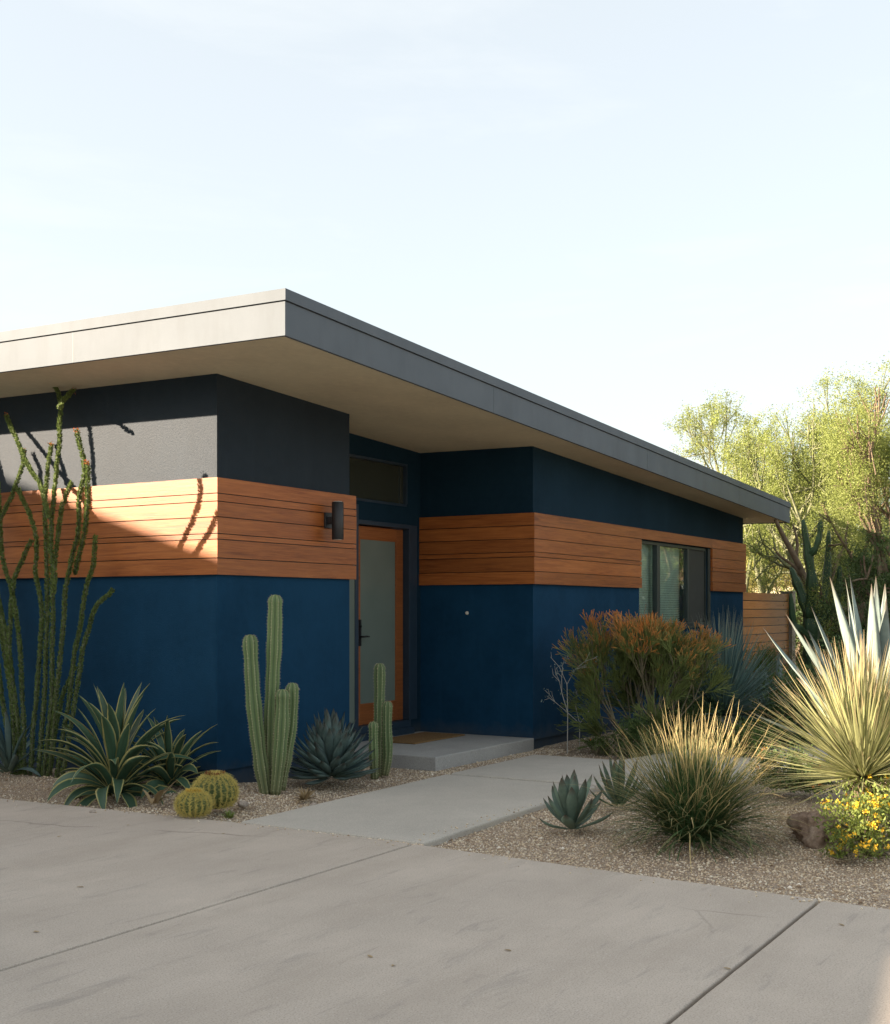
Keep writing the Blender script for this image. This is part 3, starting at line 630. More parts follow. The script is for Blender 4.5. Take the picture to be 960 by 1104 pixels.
# a little dark shrub and blue leaves at the far left against the wall
def bush(name,c,rx,ry,h,nl,ls,mat,label,cat,seed=0,flowers=None,twmat=None,group=None,ntw=60,clump=14,lw=.45,low=.05):
    r=np.random.default_rng(seed); T=thing(name,tuple(c),label,cat,group)
    ct=np.stack([r.normal(0,.42,clump*3)*rx,r.normal(0,.42,clump*3)*ry,r.uniform(low,1,clump*3)*h*.9],1)
    d=np.sqrt((ct[:,0]/rx)**2+(ct[:,1]/ry)**2+((ct[:,2]-h*.35)/(h*.72))**2); ct=ct/np.maximum(1,d/.92)[:,None]; ct[:,2]=np.maximum(ct[:,2],h*low)
    k=r.integers(0,len(ct),nl); rad=.22*min(rx,ry,h)*r.uniform(.6,1.4,len(ct))
    P=ct[k]+r.normal(size=(nl,3))*rad[k][:,None]*.75; P[:,2]=np.abs(P[:,2])+.01
    mb=MB(); A=np.zeros((nl,3)); A[:,2]=np.clip(.5+.35*(r.random(len(ct))[k]-.5)*2+r.normal(0,.2,nl),0,1)
    dirs=r.normal(size=(nl,3))+np.array([0,0,.5])+P/np.linalg.norm(P,axis=1,keepdims=True)*.6
    cards(mb,P+np.array(c),ls*r.uniform(.6,1.3,nl),ls*lw*r.uniform(.7,1.3,nl),dirs,A); mb.build('foliage',mat,T)
    mb=MB(); kk=r.integers(0,len(ct),ntw); p0=np.array(c)+np.stack([r.normal(0,.03,ntw),r.normal(0,.03,ntw),np.zeros(ntw)],1); p2=np.array(c)+ct[kk]; p1=(p0+p2)/2+r.normal(0,.05*h,(ntw,3))
    z=np.array([0,0,0.]); sticks(mb,np.concatenate([p0,p1]),np.concatenate([p1,p2]),.006+.006*h,.004,z,z); mb.build('stems',twmat or M['fire_wood'],T)
    if flowers:
        for fm,nf,fs in flowers:
            u=r.normal(size=(nf,3)); u[:,2]=np.abs(u[:,2])*.8+.1; u/=np.linalg.norm(u,axis=1,keepdims=True)
            kf=r.integers(0,len(ct),nf); q0=np.array(c)+ct[kf]+u*rad[kf][:,None]*1.35
            for q1 in q0:
                mb=MB(); PP=q1+r.normal(0,fs*.55,(16,3)); cards(mb,PP,fs*r.uniform(.7,1.2,16),fs*.9,r.normal(size=(16,3))+np.array([0,0,.8])); mb.build('flower_head',M[fm],T)
    return T
c=G(14,846,.03); mb=MB(); rosette(mb,Vector((8.02,9.75,.04)),22,.1,(.2,1.35),(.5,.6),(.07,.06),(-1.0,-.3),strapprof,.1,.3,8,9,.05,.07,.3,.3)
tag(mb.build('agave_plant',M['agave_blue']),'dull blue-green agave half hidden behind the ocotillo stems','agave')

# ocotillo
oco_px=[([(45,405),(62,421),(65,452),(62,496),(58,537),(55,582),(57,660),(55,760),(46,842)],.50,.30),
([(79,421),(69,431),(63,440)],.50,.49),
([(7,448),(19,476),(31,503),(45,527),(53,560)],.35,.42),
([(82,464),(91,503),(86,537),(84,575),(74,616),(69,660),(62,740),(52,842)],.80,.32),
([(94,498),(95,540),(90,580),(80,620)],.86,.55),
([(103,577),(100,613),(93,634),(85,680),(75,745),(62,842)],.70,.35),
([(122,636),(112,645),(103,655),(92,690),(82,745),(66,842)],.55,.35),
([(26,486),(24,503),(14,531),(3,555),(-6,575),(-2,640),(14,740),(24,840)],.30,.30),
([(55,479),(51,510),(48,545),(50,600),(50,700),(42,842)],.18,.25),
([(77,520),(66,551),(60,600),(58,640)],.5,.42),
([(20,527),(34,561),(40,586),(38,616),(45,660),(40,740),(32,842)],.75,.4),
([(-2,520),(0,560),(3,600),(17,660),(24,740),(26,842)],.5,.35),
([(-14,470),(-10,560),(-4,640),(10,740),(20,842)],.15,.25),
([(34,582),(21,610),(14,634),(10,700),(18,842)],.6,.4),
([(81,720),(69,748),(60,785),(52,842)],.35,.32),
([(-30,430),(-22,520),(-12,640),(4,760),(14,842)],.4,.3),
([(-8,620),(8,690),(16,760),(28,842)],.7,.4)]
ob=onX(45,842,8.05); OC=thing('ocotillo',(8.05,ob.y,.03),'tall ocotillo with many thin leafy upright stems at the left end of the house','ocotillo')
allv=[]
for pl,tipd,based in oco_px:
    n=len(pl); pts=[]
    for i,(px,py) in enumerate(pl):
        f=i/(n-1); Xp=8.49-((tipd if tipd>.76 else tipd*.22)*(1-f)+ (0.45 if pl[-1][1]>800 else based)*f)
        pts.append(onX(px,py,Xp))
    full=pl[-1][1]>800; pts=[np.array(p) for p in pts]
    if full: pts[-1][2]=.0
    cr=catmull(pts,6); m_=len(cr)
    cr=[p+np.array([mnoise.noise(Vector((i*.35,ii_*3.1,k)))*.012 for k in (0,5,9)]) for i,p in enumerate(cr) for ii_ in (len(allv),)]
    r0=.0045; r1=.017 if full else .009
    mb=MB(); mb.tube(cr,[r0+(r1-r0)*(i/(m_-1)) for i in range(m_)],7); st=mb.build('stem',M['oco_stem'],OC); allv.append(st)
    # leaves all along the stem
    C=np.array(cr); seg=np.linalg.norm(np.diff(C,axis=0),axis=1); tot=seg.sum(); nl=int(tot*1300)
    s_=np.sort(rng.random(nl))*tot; cum=np.concatenate([[0],np.cumsum(seg)]); k_=np.clip(np.searchsorted(cum,s_)-1,0,m_-2); fr_=((s_-cum[k_])/seg[k_])[:,None]
    P=C[k_]*(1-fr_)+C[k_+1]*fr_; tan=(C[k_]-C[k_+1])/seg[k_][:,None]
    d=rng.normal(size=(nl,3)); d-=tan*np.sum(d*tan,1,keepdims=True); d/=np.linalg.norm(d,axis=1,keepdims=True)
    mb=MB(); cards(mb,P+d*.006,rng.uniform(.016,.034,nl),.013,d+tan*.7); mb.build('leaves',M['oco_leaf'],st)
    if pl[0][1]<500:
        mb=MB(); P=C[0]+rng.normal(0,.012,(26,3)); cards(mb,P,.02,.010); mb.build('buds',M['oco_tip'],st)

# columnar cacti
def column(T,pts,r,ribs=7,seed=0,lbl=None):
    rr=random.Random(seed); C=catmull(pts,7); n=len(C); rad=[]
    L=sum(np.linalg.norm(C[i+1]-C[i]) for i in range(n-1)); s_=0
    for i in range(n):
        if i: s_+=np.linalg.norm(C[i]-C[i-1])
        e=(L-s_)/(r*1.25); cap=math.sqrt(max(0,1-(1-min(1,e))**2)); b=min(1,.72+.28*s_/.25)
        rad.append(max(.002,r*cap*b*(1+.055*math.sin(s_*9+seed)+.04*math.sin(s_*23+seed*2))))
    # extra rings near the dome
    top=C[-1]; d=(C[-1]-C[-2]); d/=np.linalg.norm(d); 
    C2=C[:-1]; R2=rad[:-1]
    while len(C2)>3 and np.linalg.norm(top-C2[-1])<r*1.3: C2.pop(); R2.pop()
    for e in (1.0,.86,.65,.42,.24,.12,.04,.0): C2.append(top-d*r*1.25*e); R2.append(max(.0015,r*math.sqrt(max(0,1-(1-min(1,e))**2))))
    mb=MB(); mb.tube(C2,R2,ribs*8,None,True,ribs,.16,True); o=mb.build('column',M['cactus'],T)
    # areoles with short spines down every rib
    P=[];D=[]
    for k in range(ribs):
        th=2*PI*k/ribs; s_=0
        for i in range(1,len(C2)-2):
            a=Vector(C2[i]); b=Vector(C2[i+1]); m_=max(1,int((b-a).length/.022)); Tn=(b-a).normalized(); up=Vector((0,1,0)); U=(up-Tn*up.dot(Tn)).normalized(); W=Tn.cross(U)
            for j in range(m_):
                p=a.lerp(b,j/m_); q_=R2[i]+(R2[i+1]-R2[i])*j/m_; o_=U*math.cos(th)+W*math.sin(th)
                for _ in range(4):
                    P.append(p+o_*q_*1.15); D.append(o_+Vector((rr.gauss(0,.7),rr.gauss(0,.7),rr.gauss(0,.6))))
    mb=MB(); P=np.array(P);D=np.array(D);D/=np.linalg.norm(D,axis=1,keepdims=True); z=np.array([0,0,.5]); sticks(mb,P,P+D*rng.uniform(.008,.016,(len(P),1)),.0009,.0004,z,z,3); mb.build('spines',M['spine'],o)
def wpt(px,py,b): # point at the depth plane of base b
    D=b.x*CC+b.y*SS; return atD(px,py,D)
b0=G(291,853,.02); T=thing('column_cactus',(b0.x,b0.y,0),'tall ribbed green cactus of four columns in front of the navy wall','cactus')
D0=b0.x*CC+b0.y*SS
def pc(px,py,dd): p=atD(px,py,D0+dd); return np.array(p)
column(T,[pc(287,858,-.02),pc(281,820,-.03),pc(274,760,-.03),pc(271,715,-.02),pc(269.5,684,0)],.057,7,1)
column(T,[pc(290,855,.03),pc(292,800,.05),pc(294,735,.06),pc(296,690,.06),pc(297,641,.06)],.056,7,2)
column(T,[pc(297,857,-.06),pc(301,820,-.07),pc(304,780,-.07),pc(305,743,-.07)],.052,7,3)
column(T,[pc(303,852,.03),pc(308,815,.04),pc(314,775,.04),pc(315.5,736,.04)],.050,7,4)
b0=G(411,836,-.02); T=thing('column_cactus',(b0.x,b0.y,0),'shorter green cactus of three columns beside the grey porch step','cactus'); D0=b0.x*CC+b0.y*SS
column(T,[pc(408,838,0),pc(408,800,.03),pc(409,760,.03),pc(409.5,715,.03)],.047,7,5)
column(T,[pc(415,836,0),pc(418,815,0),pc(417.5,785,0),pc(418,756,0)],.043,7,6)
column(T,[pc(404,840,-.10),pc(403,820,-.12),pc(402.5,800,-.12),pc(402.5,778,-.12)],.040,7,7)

# blue agave between the cacti
c=G(357,842,.02); mb=MB()
rosette(mb,c+Vector((0,0,.035)),125,.1,(-.02,1.48),(.43,.46),(.105,.082),(.10,.05),fatprof,.16,.22,7,21,.06,.16,.05,.1)
tag(mb.build('blue_agave',M['agave_blue']),'dense round blue-grey agave between the two column cacti','agave')

# barrel cacti
def barrel(c,r,h,lbl,seed,crown,ribs=22):
    T=thing('barrel_cactus',tuple(c),lbl,'cactus','golden barrel cacti by the driveway'); R=np.random.default_rng(seed); c=np.array(c)
    pts=[];rad=[]
    for i in range(17):
        a=-PI*.36+(PI*.86)*i/16; pts.append(c+np.array([0,0,h*.46+h*.54*math.sin(a)])); rad.append(max(.004,r*math.cos(a)))
    mb=MB(); mb.tube(pts,rad,ribs*6,None,True,ribs,.06,True); mb.build('body',M['barrel'],T)
    P=[];D=[]
    for k in range(ribs):
        th=2*PI*k/ribs
        for i in range(26):
            a=-PI*.28+PI*.74*i/25; rr_=r*math.cos(a)*1.07
            nrm=np.array([-math.sin(th)*0+math.cos(a)*0,0,0])
            u=np.array([-math.sin(th),math.cos(th),0]); u=np.array([0,math.cos(th),0])+np.array([-math.sin(th),0,0])
            p=c+u*rr_+np.array([0,0,h*.46+h*.54*math.sin(a)]); o_=u*math.cos(a)+np.array([0,0,math.sin(a)])
            for _ in range(9): P.append(p); D.append(o_*.6+R.normal(0,.75,3))
    P=np.array(P);D=np.array(D);D/=np.linalg.norm(D,axis=1,keepdims=True); mb=MB(); z=np.array([0,.5,.5]); A=np.stack([np.zeros(len(P)),np.zeros(len(P)),R.random(len(P))],1)
    sticks(mb,P,P+D*R.uniform(.018,.034,(len(P),1)),.0018,.0008,A,A,3); mb.build('spines',M['gold_spine'],T)
    n=260; a=R.uniform(0,2*PI,n); q_=r*.42*np.sqrt(R.random(n)) if crown=='barrel_crown' else r*.5*np.sqrt(R.random(n))
    if crown=='barrel_crown': q_=r*R.uniform(.25,.48,n)
    P=c+np.stack([np.cos(a)*q_,np.sin(a)*q_,h*.985-.0*q_+R.uniform(-.01,.0,n)],1); mb=MB(); cards(mb,P,R.uniform(.018,.034,n),.010,R.normal(size=(n,3))*.5+np.array([0,0,1.2])); mb.build('crown',M[crown],T)
b=G(232,870,.02); barrel(b,.165,.27,'larger barrel cactus with a ring of brown buds on top',4,'barrel_crown')
b=G(209,879,.01); barrel(b,.125,.19,'smaller barrel cactus with a golden yellow top, in front of the larger one',5,'gold_spine_top',18)
b=G(247,880,.0); c=Vector(b)
def tuft(name,c,n,L,W,mat,label,cat,el=(.5,1.5),bend=-.7,seed=0,stem=.03,group=None,nseg=5,rp=None):
    r=np.random.default_rng(seed); mb=MB(); az=r.uniform(0,2*PI,n); P=np.array(c)+np.stack([np.cos(az)*stem*r.random(n),np.sin(az)*stem*r.random(n),np.zeros(n)],1)
    blades(mb,P,az,r.uniform(*el,n),L*r.uniform(.55,1.1,n),W,bend*r.uniform(.2,1.5,n),nseg,.3,0,rp)
    return tag(mb.build(name,mat),label,cat,group)
tuft('seedling',G(247,882,0),40,.07,.012,M['lantana'],'tiny yellow-green seedling in the gravel beside the barrel cacti','seedling',seed=3)
tuft('dry_tuft',G(329,862,.0),60,.12,.016,M['agave_dry'],'small dried brown tuft in the gravel between the tall cactus and the blue agave','dry plant',el=(.1,1.3),seed=4)
tuft('dead_leaf_clump',G(166,866,.0),7,.24,.05,M['agave_dry'],'curled yellowed leaf hanging at the right foot of the large agave','dead leaves',el=(.7,1.3),bend=-2.4,seed=9,stem=.05)

# rocks
def rock(name,c,r,h,mat,label,seed,cat='rock',group=None):
    mb=MB(); n=56; m_=36; V=[]
    for i in range(m_+1):
        a=-PI/2+PI*i/m_
        for j in range(n):
            t=2*PI*j/n; d=Vector((math.cos(a)*math.cos(t),math.cos(a)*math.sin(t),math.sin(a))); s_=1+.30*mnoise.noise(d*1.3+Vector((seed,0,0)))-.22*abs(mnoise.noise(d*2.6+Vector((0,seed,0))))+.09*mnoise.noise(d*5+Vector((seed,seed,0)))+.05*mnoise.noise(d*11)
            V.append((c[0]+d.x*r[0]*s_,c[1]+d.y*r[1]*s_,c[2]+h*.15+d.z*h*.72*s_))
    i,j=np.meshgrid(np.arange(m_),np.arange(n),indexing='ij'); j2=(j+1)%n
    mb.add(V,[np.stack([i*n+j,i*n+j2,(i+1)*n+j2,(i+1)*n+j],-1).reshape(-1,4)],None,True); return tag(mb.build(name,mat),label,cat,group)
rock('boulder',G(886,902,.02),(.30,.20),.24,M['rock'],'brown boulder half buried behind the yellow flowers',2.3,'boulder')
for i,(px,py,s_,lb) in enumerate([(206,862,.035,'pale stone just behind the small barrel cactus'),(262,868,.05,'pale flat stone right of the large barrel cactus'),(338,868,.028,'small pale stone near the path below the blue agave'),(100,876,.03,'small pale stone under the front of the large agave')]):
    rock('stone',G(px,py,0),(s_,s_*.8),s_*.8,M['stone'],lb,i*3.3+1,'stone','loose stones in the left bed')

# small agaves and aloe
c=G(617,893,.0); mb=MB(); rosette(mb,c,22,.1,(.2,1.45),(.28,.38),(.092,.088),(.35,.0),fatprof,.14,.30,8,31,.035,.04,.15,.15); tag(mb.build('small_agave',M['agave_small']),'small grey-green agave alone in gravel beside the path edge','agave')
c=G(668,869,.0); mb=MB(); rosette(mb,c,24,.1,(.35,1.45),(.30,.40),(.055,.055),(.35,.0),fatprof,.2,.30,8,33,.05,.04,.15,.15); tag(mb.build('aloe',M['aloe']),'narrow leaved green aloe behind the small agave and left of the bunch grass','aloe')

# bunch grass
c=G(748,906,.0); mb=MB(); r=np.random.default_rng(41); n=1700
az=r.uniform(0,2*PI,n); el=np.clip(r.normal(.98,.36,n),.10,1.55); L=r.uniform(.42,.90,n); bd=-r.uniform(.3,1.5,n)*(1.75-el)
blades(mb,np.array(c)+np.stack([np.cos(az)*.10*r.random(n),np.sin(az)*.10*r.random(n),np.zeros(n)],1),az,el,L,r.uniform(.006,.010,n),bd,8,.4,0,lambda t:np.interp(t,[0,.1,.7,1],[.8,1,.8,.08]),azb=r.normal(0,.75,n),wavy=.06)
T=thing('bunch_grass',tuple(c),'large clump of green grass with straw coloured tips glowing in the sun','ornamental grass'); mb.build('green_blades',M['grass'],T)
mb=MB(); n=300; az=r.uniform(0,2*PI,n); el=np.clip(r.normal(1.10,.30,n),.45,1.56); L=r.uniform(.60,1.10,n)
blades(mb,np.array(c)+np.stack([np.cos(az)*.10*r.random(n),np.sin(az)*.10*r.random(n),np.zeros(n)],1),az,el,L,r.uniform(.005,.009,n),-r.uniform(.1,.9,n)*(1.9-el),8,.4,0,lambda t:np.interp(t,[0,.1,.8,1],[.8,1,.8,.1]),azb=r.normal(0,.7,n),wavy=.12)
n=22; az=r.uniform(-2.2,1.2,n); blades(mb,np.array(c),az,r.uniform(.5,.9,n),r.uniform(.65,.95,n),.006,-r.uniform(.9,1.7,n),10,.4,0,azb=r.normal(0,.3,n),wavy=.05)
mb.build('straw_blades',M['grass_dry'],T)

# sunlit sotol
c=Vector((*ray_xy(931,9.45),.34)); T=thing('sotol',(c.x,c.y,.03),'big yellow-green spiky sotol in full sun at the right edge','sotol')
mb=MB(); r=np.random.default_rng(51); n=800; i=np.arange(n); f=i/n
az=i*GA; el=-.15+1.7*f**.75+r.normal(0,.06,n)
P=np.array(c)+np.stack([np.cos(az)*.06,np.sin(az)*.06,.10*f-.02],1)
blades(mb,P,az,el,(.88+.08*f)*r.uniform(.72,1.12,n),.019,.12-.40*r.random(n),5,.25,0,lambda t:np.interp(t,[0,.06,.5,.9,1],[1.3,.85,.7,.32,.06]),roll=r.normal(0,.35,n),azb=r.normal(0,.12,n),wavy=.03); mb.build('leaves',M['sotol'],T)
mb=MB(); mb.tube([(c.x,c.y,-.05),(c.x,c.y,.15),(c.x,c.y,.40)],[.09,.10,.08],12); mb.build('trunk',M['bark'],T)
# pale agave behind it
c=Vector((*ray_xy(948,10.4),.42)); mb=MB()
rosette(mb,c,30,.1,(.30,1.45),(1.22,1.34),(.145,.13),(.12,.0),agprof,.10,.35,9,64,.10,.16,.06,.12); tag(mb.build('century_plant',M['agave_pale']),'huge pale blue-grey century plant rising behind the sunlit sotol','agave')
# flowers
bush('lantana',G(940,920,.0),.38,.36,.38,3200,.032,M['lantana'],'low yellow flowering bush in the sun at the right edge','flowering bush',seed=61,flowers=[('yflower',60,.016)],clump=13)
bush('lantana',G(908,925,.0),.14,.12,.16,500,.026,M['lantana'],'small low yellow blossoming sprig spilling in front of the boulder','flowering bush',seed=64,flowers=[('yflower',14,.016)],clump=5)
bush('lantana',G(925,880,.05)+Vector((.2,-.1,.0)),.26,.26,.36,2600,.028,M['lantana'],'upper yellow flowering clump just below the sotol','flowering bush',seed=62,flowers=[('yflower',22,.016)],clump=10)
bush('flowering_shrub',G(856,852,.03),.42,.40,.34,6500,.030,M['darkleaf'],'dark green shrub with orange and white blossoms behind the boulder','flowering bush',seed=63,flowers=[('oflower',22,.014),('wflower',10,.012)],clump=18)

# firestick shrub
def firestick(c,R,H,label,seed):
    r=np.random.default_rng(seed); T=thing('firestick_shrub',tuple(c),label,'shrub'); c=np.array(c)
    P0=[];P1=[];R0=[];R1=[]; tips=[]
    def grow(p,d,L,rad,lev):
        q_=p+d*L; P0.append(p);P1.append(q_);R0.append(rad);R1.append(rad*.75)
        if lev<=1: tips.append((q_,d))
        if lev==0: return
        for _ in range(r.integers(2,5)):
            nd=d+r.normal(0,.42,3)+np.array([0,0,.22]); nd/=np.linalg.norm(nd); grow(q_,nd,L*r.uniform(.6,.92),rad*.72,lev-1)
    for k in range(17):
        a=r.uniform(0,2*PI); e=r.uniform(.25,1.4); d=np.array([math.cos(a)*math.cos(e),math.sin(a)*math.cos(e),math.sin(e)]); grow(c+np.array([r.normal(0,.12),r.normal(0,.09),0]),d,r.uniform(.25,.40)*H/1.55,.013,3)
    for it in (0,):
        tp=np.array([t[0] for t in tips]); sc3=np.array([R/np.percentile(np.abs(tp[:,0]-c[0]),90)*.9,R/np.percentile(np.abs(tp[:,0]-c[0]),90)*.75,(H-.12)/np.percentile(tp[:,2]-c[2],99)]); P0=[c+(np.array(p)-c)*sc3 for p in P0]; P1=[c+(np.array(p)-c)*sc3 for p in P1]; tips=[(c+(t[0]-c)*sc3,t[1]) for t in tips]; tips=[t for t in tips if t[0][2]<c[2]+H-.16]
    z=np.array([0,0,.5]); mb=MB(); sticks(mb,P0,P1,np.array(R0),np.array(R1),z,z); mb.build('branches',M['fire_wood'],T)
    S0=[];S1=[];A0=[];A1=[]
    for (p,d) in tips:
        if p[2]<.05: continue
        rel=(p-c)/np.array([R,R,H]); out=min(1.25,np.linalg.norm(rel))
        hot=np.clip((rel[2]-.52)*1.5+(out-.75)*.6+r.normal(0,.16),0,1)
        rn=r.random()
        for _ in range(r.integers(8,14)):
            nd=d+r.normal(0,.38,3)+np.array([0,0,.45]); nd/=np.linalg.norm(nd); L=r.uniform(.09,.22)
            q_=p+nd*L; v0=.20*hot; v1=.35+.62*hot
            S0.append(p);S1.append(q_);A0.append((.9,v0,rn));A1.append((.9,v0*.5+v1*.55,rn))
            for _ in range(r.integers(1,4)):
                n2=nd+r.normal(0,.25,3)+np.array([0,0,.1]); n2/=np.linalg.norm(n2); S0.append(q_);S1.append(q_+n2*r.uniform(.05,.11));A0.append((.9,v0*.5+v1*.55,rn));A1.append((.9,v1,rn))
    mb=MB(); sticks(mb,np.array(S0),np.array(S1),.0045,.0028,np.array(A0),np.array(A1),4); mb.build('pencil_stems',M['fire'],T)
    return len(S0)
p=ray_xy(702,14.3); nfs=firestick((p[0],p[1],-.03),.60,1.55,'wide bushy shrub of pencil stems turning orange at the tips below the window',71)
# blue sotol behind
p=ray_xy(780,14.9); c=Vector((*p,.34)); mb=MB(); r=np.random.default_rng(81); n=620; f=np.arange(n)/n; az=np.arange(n)*GA; el=-.1+1.6*f**.8+r.normal(0,.05,n)
blades(mb,np.array(c),az,el,(1.05+.2*f)*r.uniform(.9,1.08,n),.020,-.12*r.random(n),4,.25,0,lambda t:np.interp(t,[0,.06,.5,1],[1.2,.9,.7,.08]),roll=r.normal(0,.3,n))
tag(mb.build('blue_sotol',M['sotol_blue']),'blue-green fan of thin stiff leaves right of the orange-tipped shrub','sotol')
# spindly plants by the corner
for i,(px,py,hp,lb) in enumerate([(612,806,105,'spindly pale twig plant against the navy wall, left one of the pair'),(625,804,75,'shorter pale twig plant against the navy wall, right one of the pair')]):
    b=G(px,py,-.05); b=Vector((*ray_xy(px,14.2+.1*i),-.05)); Hh=hp*14.2/FPX; r=np.random.default_rng(90+i)
    T=thing('twig_plant',tuple(b),lb,'bare plant','spindly pale twig plants'); mb=MB(); p=np.array(b); P0=[];P1=[];RR=[]
    def gw(p,d,L,rad,lev):
        q_=p+d*L; P0.append(p);P1.append(q_);RR.append(rad)
        if lev==0: return
        for _ in range(r.integers(1,4)):
            nd=d+r.normal(0,.5,3)+np.array([0,0,.3]); nd/=np.linalg.norm(nd); gw(q_,nd,L*r.uniform(.5,.8),rad*.75,lev-1)
    gw(p,np.array([.02,0,1.]),Hh*.42,.007,4); z=np.array([0,0,.5]); sticks(mb,P0,P1,np.array(RR),np.array(RR)*.8,z,z); mb.build('stems',M['pale_twig'],T)
    P=np.array(P1); P=P[r.integers(0,len(P),60)]+r.normal(0,.015,(60,3)); mb=MB(); cards(mb,P,.03,.012); mb.build('leaves',M['agave_pale'],T)
bush('moss_shrub',Vector((*ray_xy(646,14.0),-.05)),.15,.15,.22,1800,.022,M['midleaf'],'small round mossy olive bush at the foot of the orange-tipped shrub','shrub',seed=95,clump=8,flowers=[('oflower',6,.010)])
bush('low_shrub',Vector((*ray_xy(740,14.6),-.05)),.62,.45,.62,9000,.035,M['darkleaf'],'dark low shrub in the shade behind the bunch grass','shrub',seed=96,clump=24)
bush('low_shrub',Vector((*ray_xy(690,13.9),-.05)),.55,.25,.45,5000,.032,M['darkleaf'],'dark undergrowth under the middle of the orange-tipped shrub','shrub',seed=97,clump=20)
bush('low_shrub',Vector((*ray_xy(806,13.6),-.05)),.36,.36,.40,4200,.035,M['midleaf'],'yellowish green low shrub left of the sotol, by the far path','shrub',seed=98,clump=16,flowers=[('yflower',12,.014)])
bush('needle_shrub',Vector((*ray_xy(822,18.5),-.05)),.42,.40,1.15,9000,.075,M['midleaf'],'upright fine leaved green shrub in front of the wooden fence','shrub',seed=99,clump=26,lw=.12)
bush('needle_shrub',Vector((*ray_xy(812,16.2),-.05)),.30,.30,.85,5000,.07,M['agave_small'],'pale grey-green wispy shrub beside the blue-green fan','shrub',seed=100,clump=20,lw=.14)
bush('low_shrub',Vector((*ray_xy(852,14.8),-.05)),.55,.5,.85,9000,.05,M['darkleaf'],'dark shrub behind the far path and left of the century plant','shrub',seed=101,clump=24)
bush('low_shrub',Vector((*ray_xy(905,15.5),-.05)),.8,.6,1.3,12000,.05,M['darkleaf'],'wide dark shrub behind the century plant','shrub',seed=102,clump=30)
# spiky pale leaves around (840,730)
mb=MB(); c=Vector((*ray_xy(838,16.6),.0)); rosette(mb,c,16,.1,(.7,1.5),(.8,1.05),(.06,.05),(-.1,.0),agprof,.1,.3,7,103,.05,.05,.1,.2); tag(mb.build('yucca',M['agave_pale']),'pale narrow spiky plant before the grey fence post','yucca')

# ------------------------------------------------------------------ fence at the house end
F=thing('wooden_fence',(21.3,6.9,0),'orange-brown horizontal board fence joined to the far end of the house','fence')
mb=MB(); z=.05; 
while z<1.9:
    a=np.zeros((8,3)); a[:,2]=random.random(); mb.box((21.22,6.86,z),(25.0,6.89,z+.143),a); z+=.158
mb.build('board_panel',M['fencewood'],F)
for X in (22.4,23.7):
    mb=MB(); mb.box((X,6.892,0),(X+.09,6.98,1.88)); mb.build('post',M['greywood'],F)
mb=MB(); mb.box((21.22,6.8905,.05),(25.0,6.8915,1.9)); mb.build('backing',M['black'],F)
P_=thing('fence_post',(25.12,6.9,0),'thick weathered grey post at the end of the board fence','post'); 
mb=MB(); mb.box((25.02,6.80,0),(25.30,7.04,1.96)); mb.build('shaft',M['greywood'],P_,.01)
mb=MB(); mb.box((25.0,6.78,1.962),(25.32,7.06,1.99)); mb.build('cap',M['greywood'],P_)

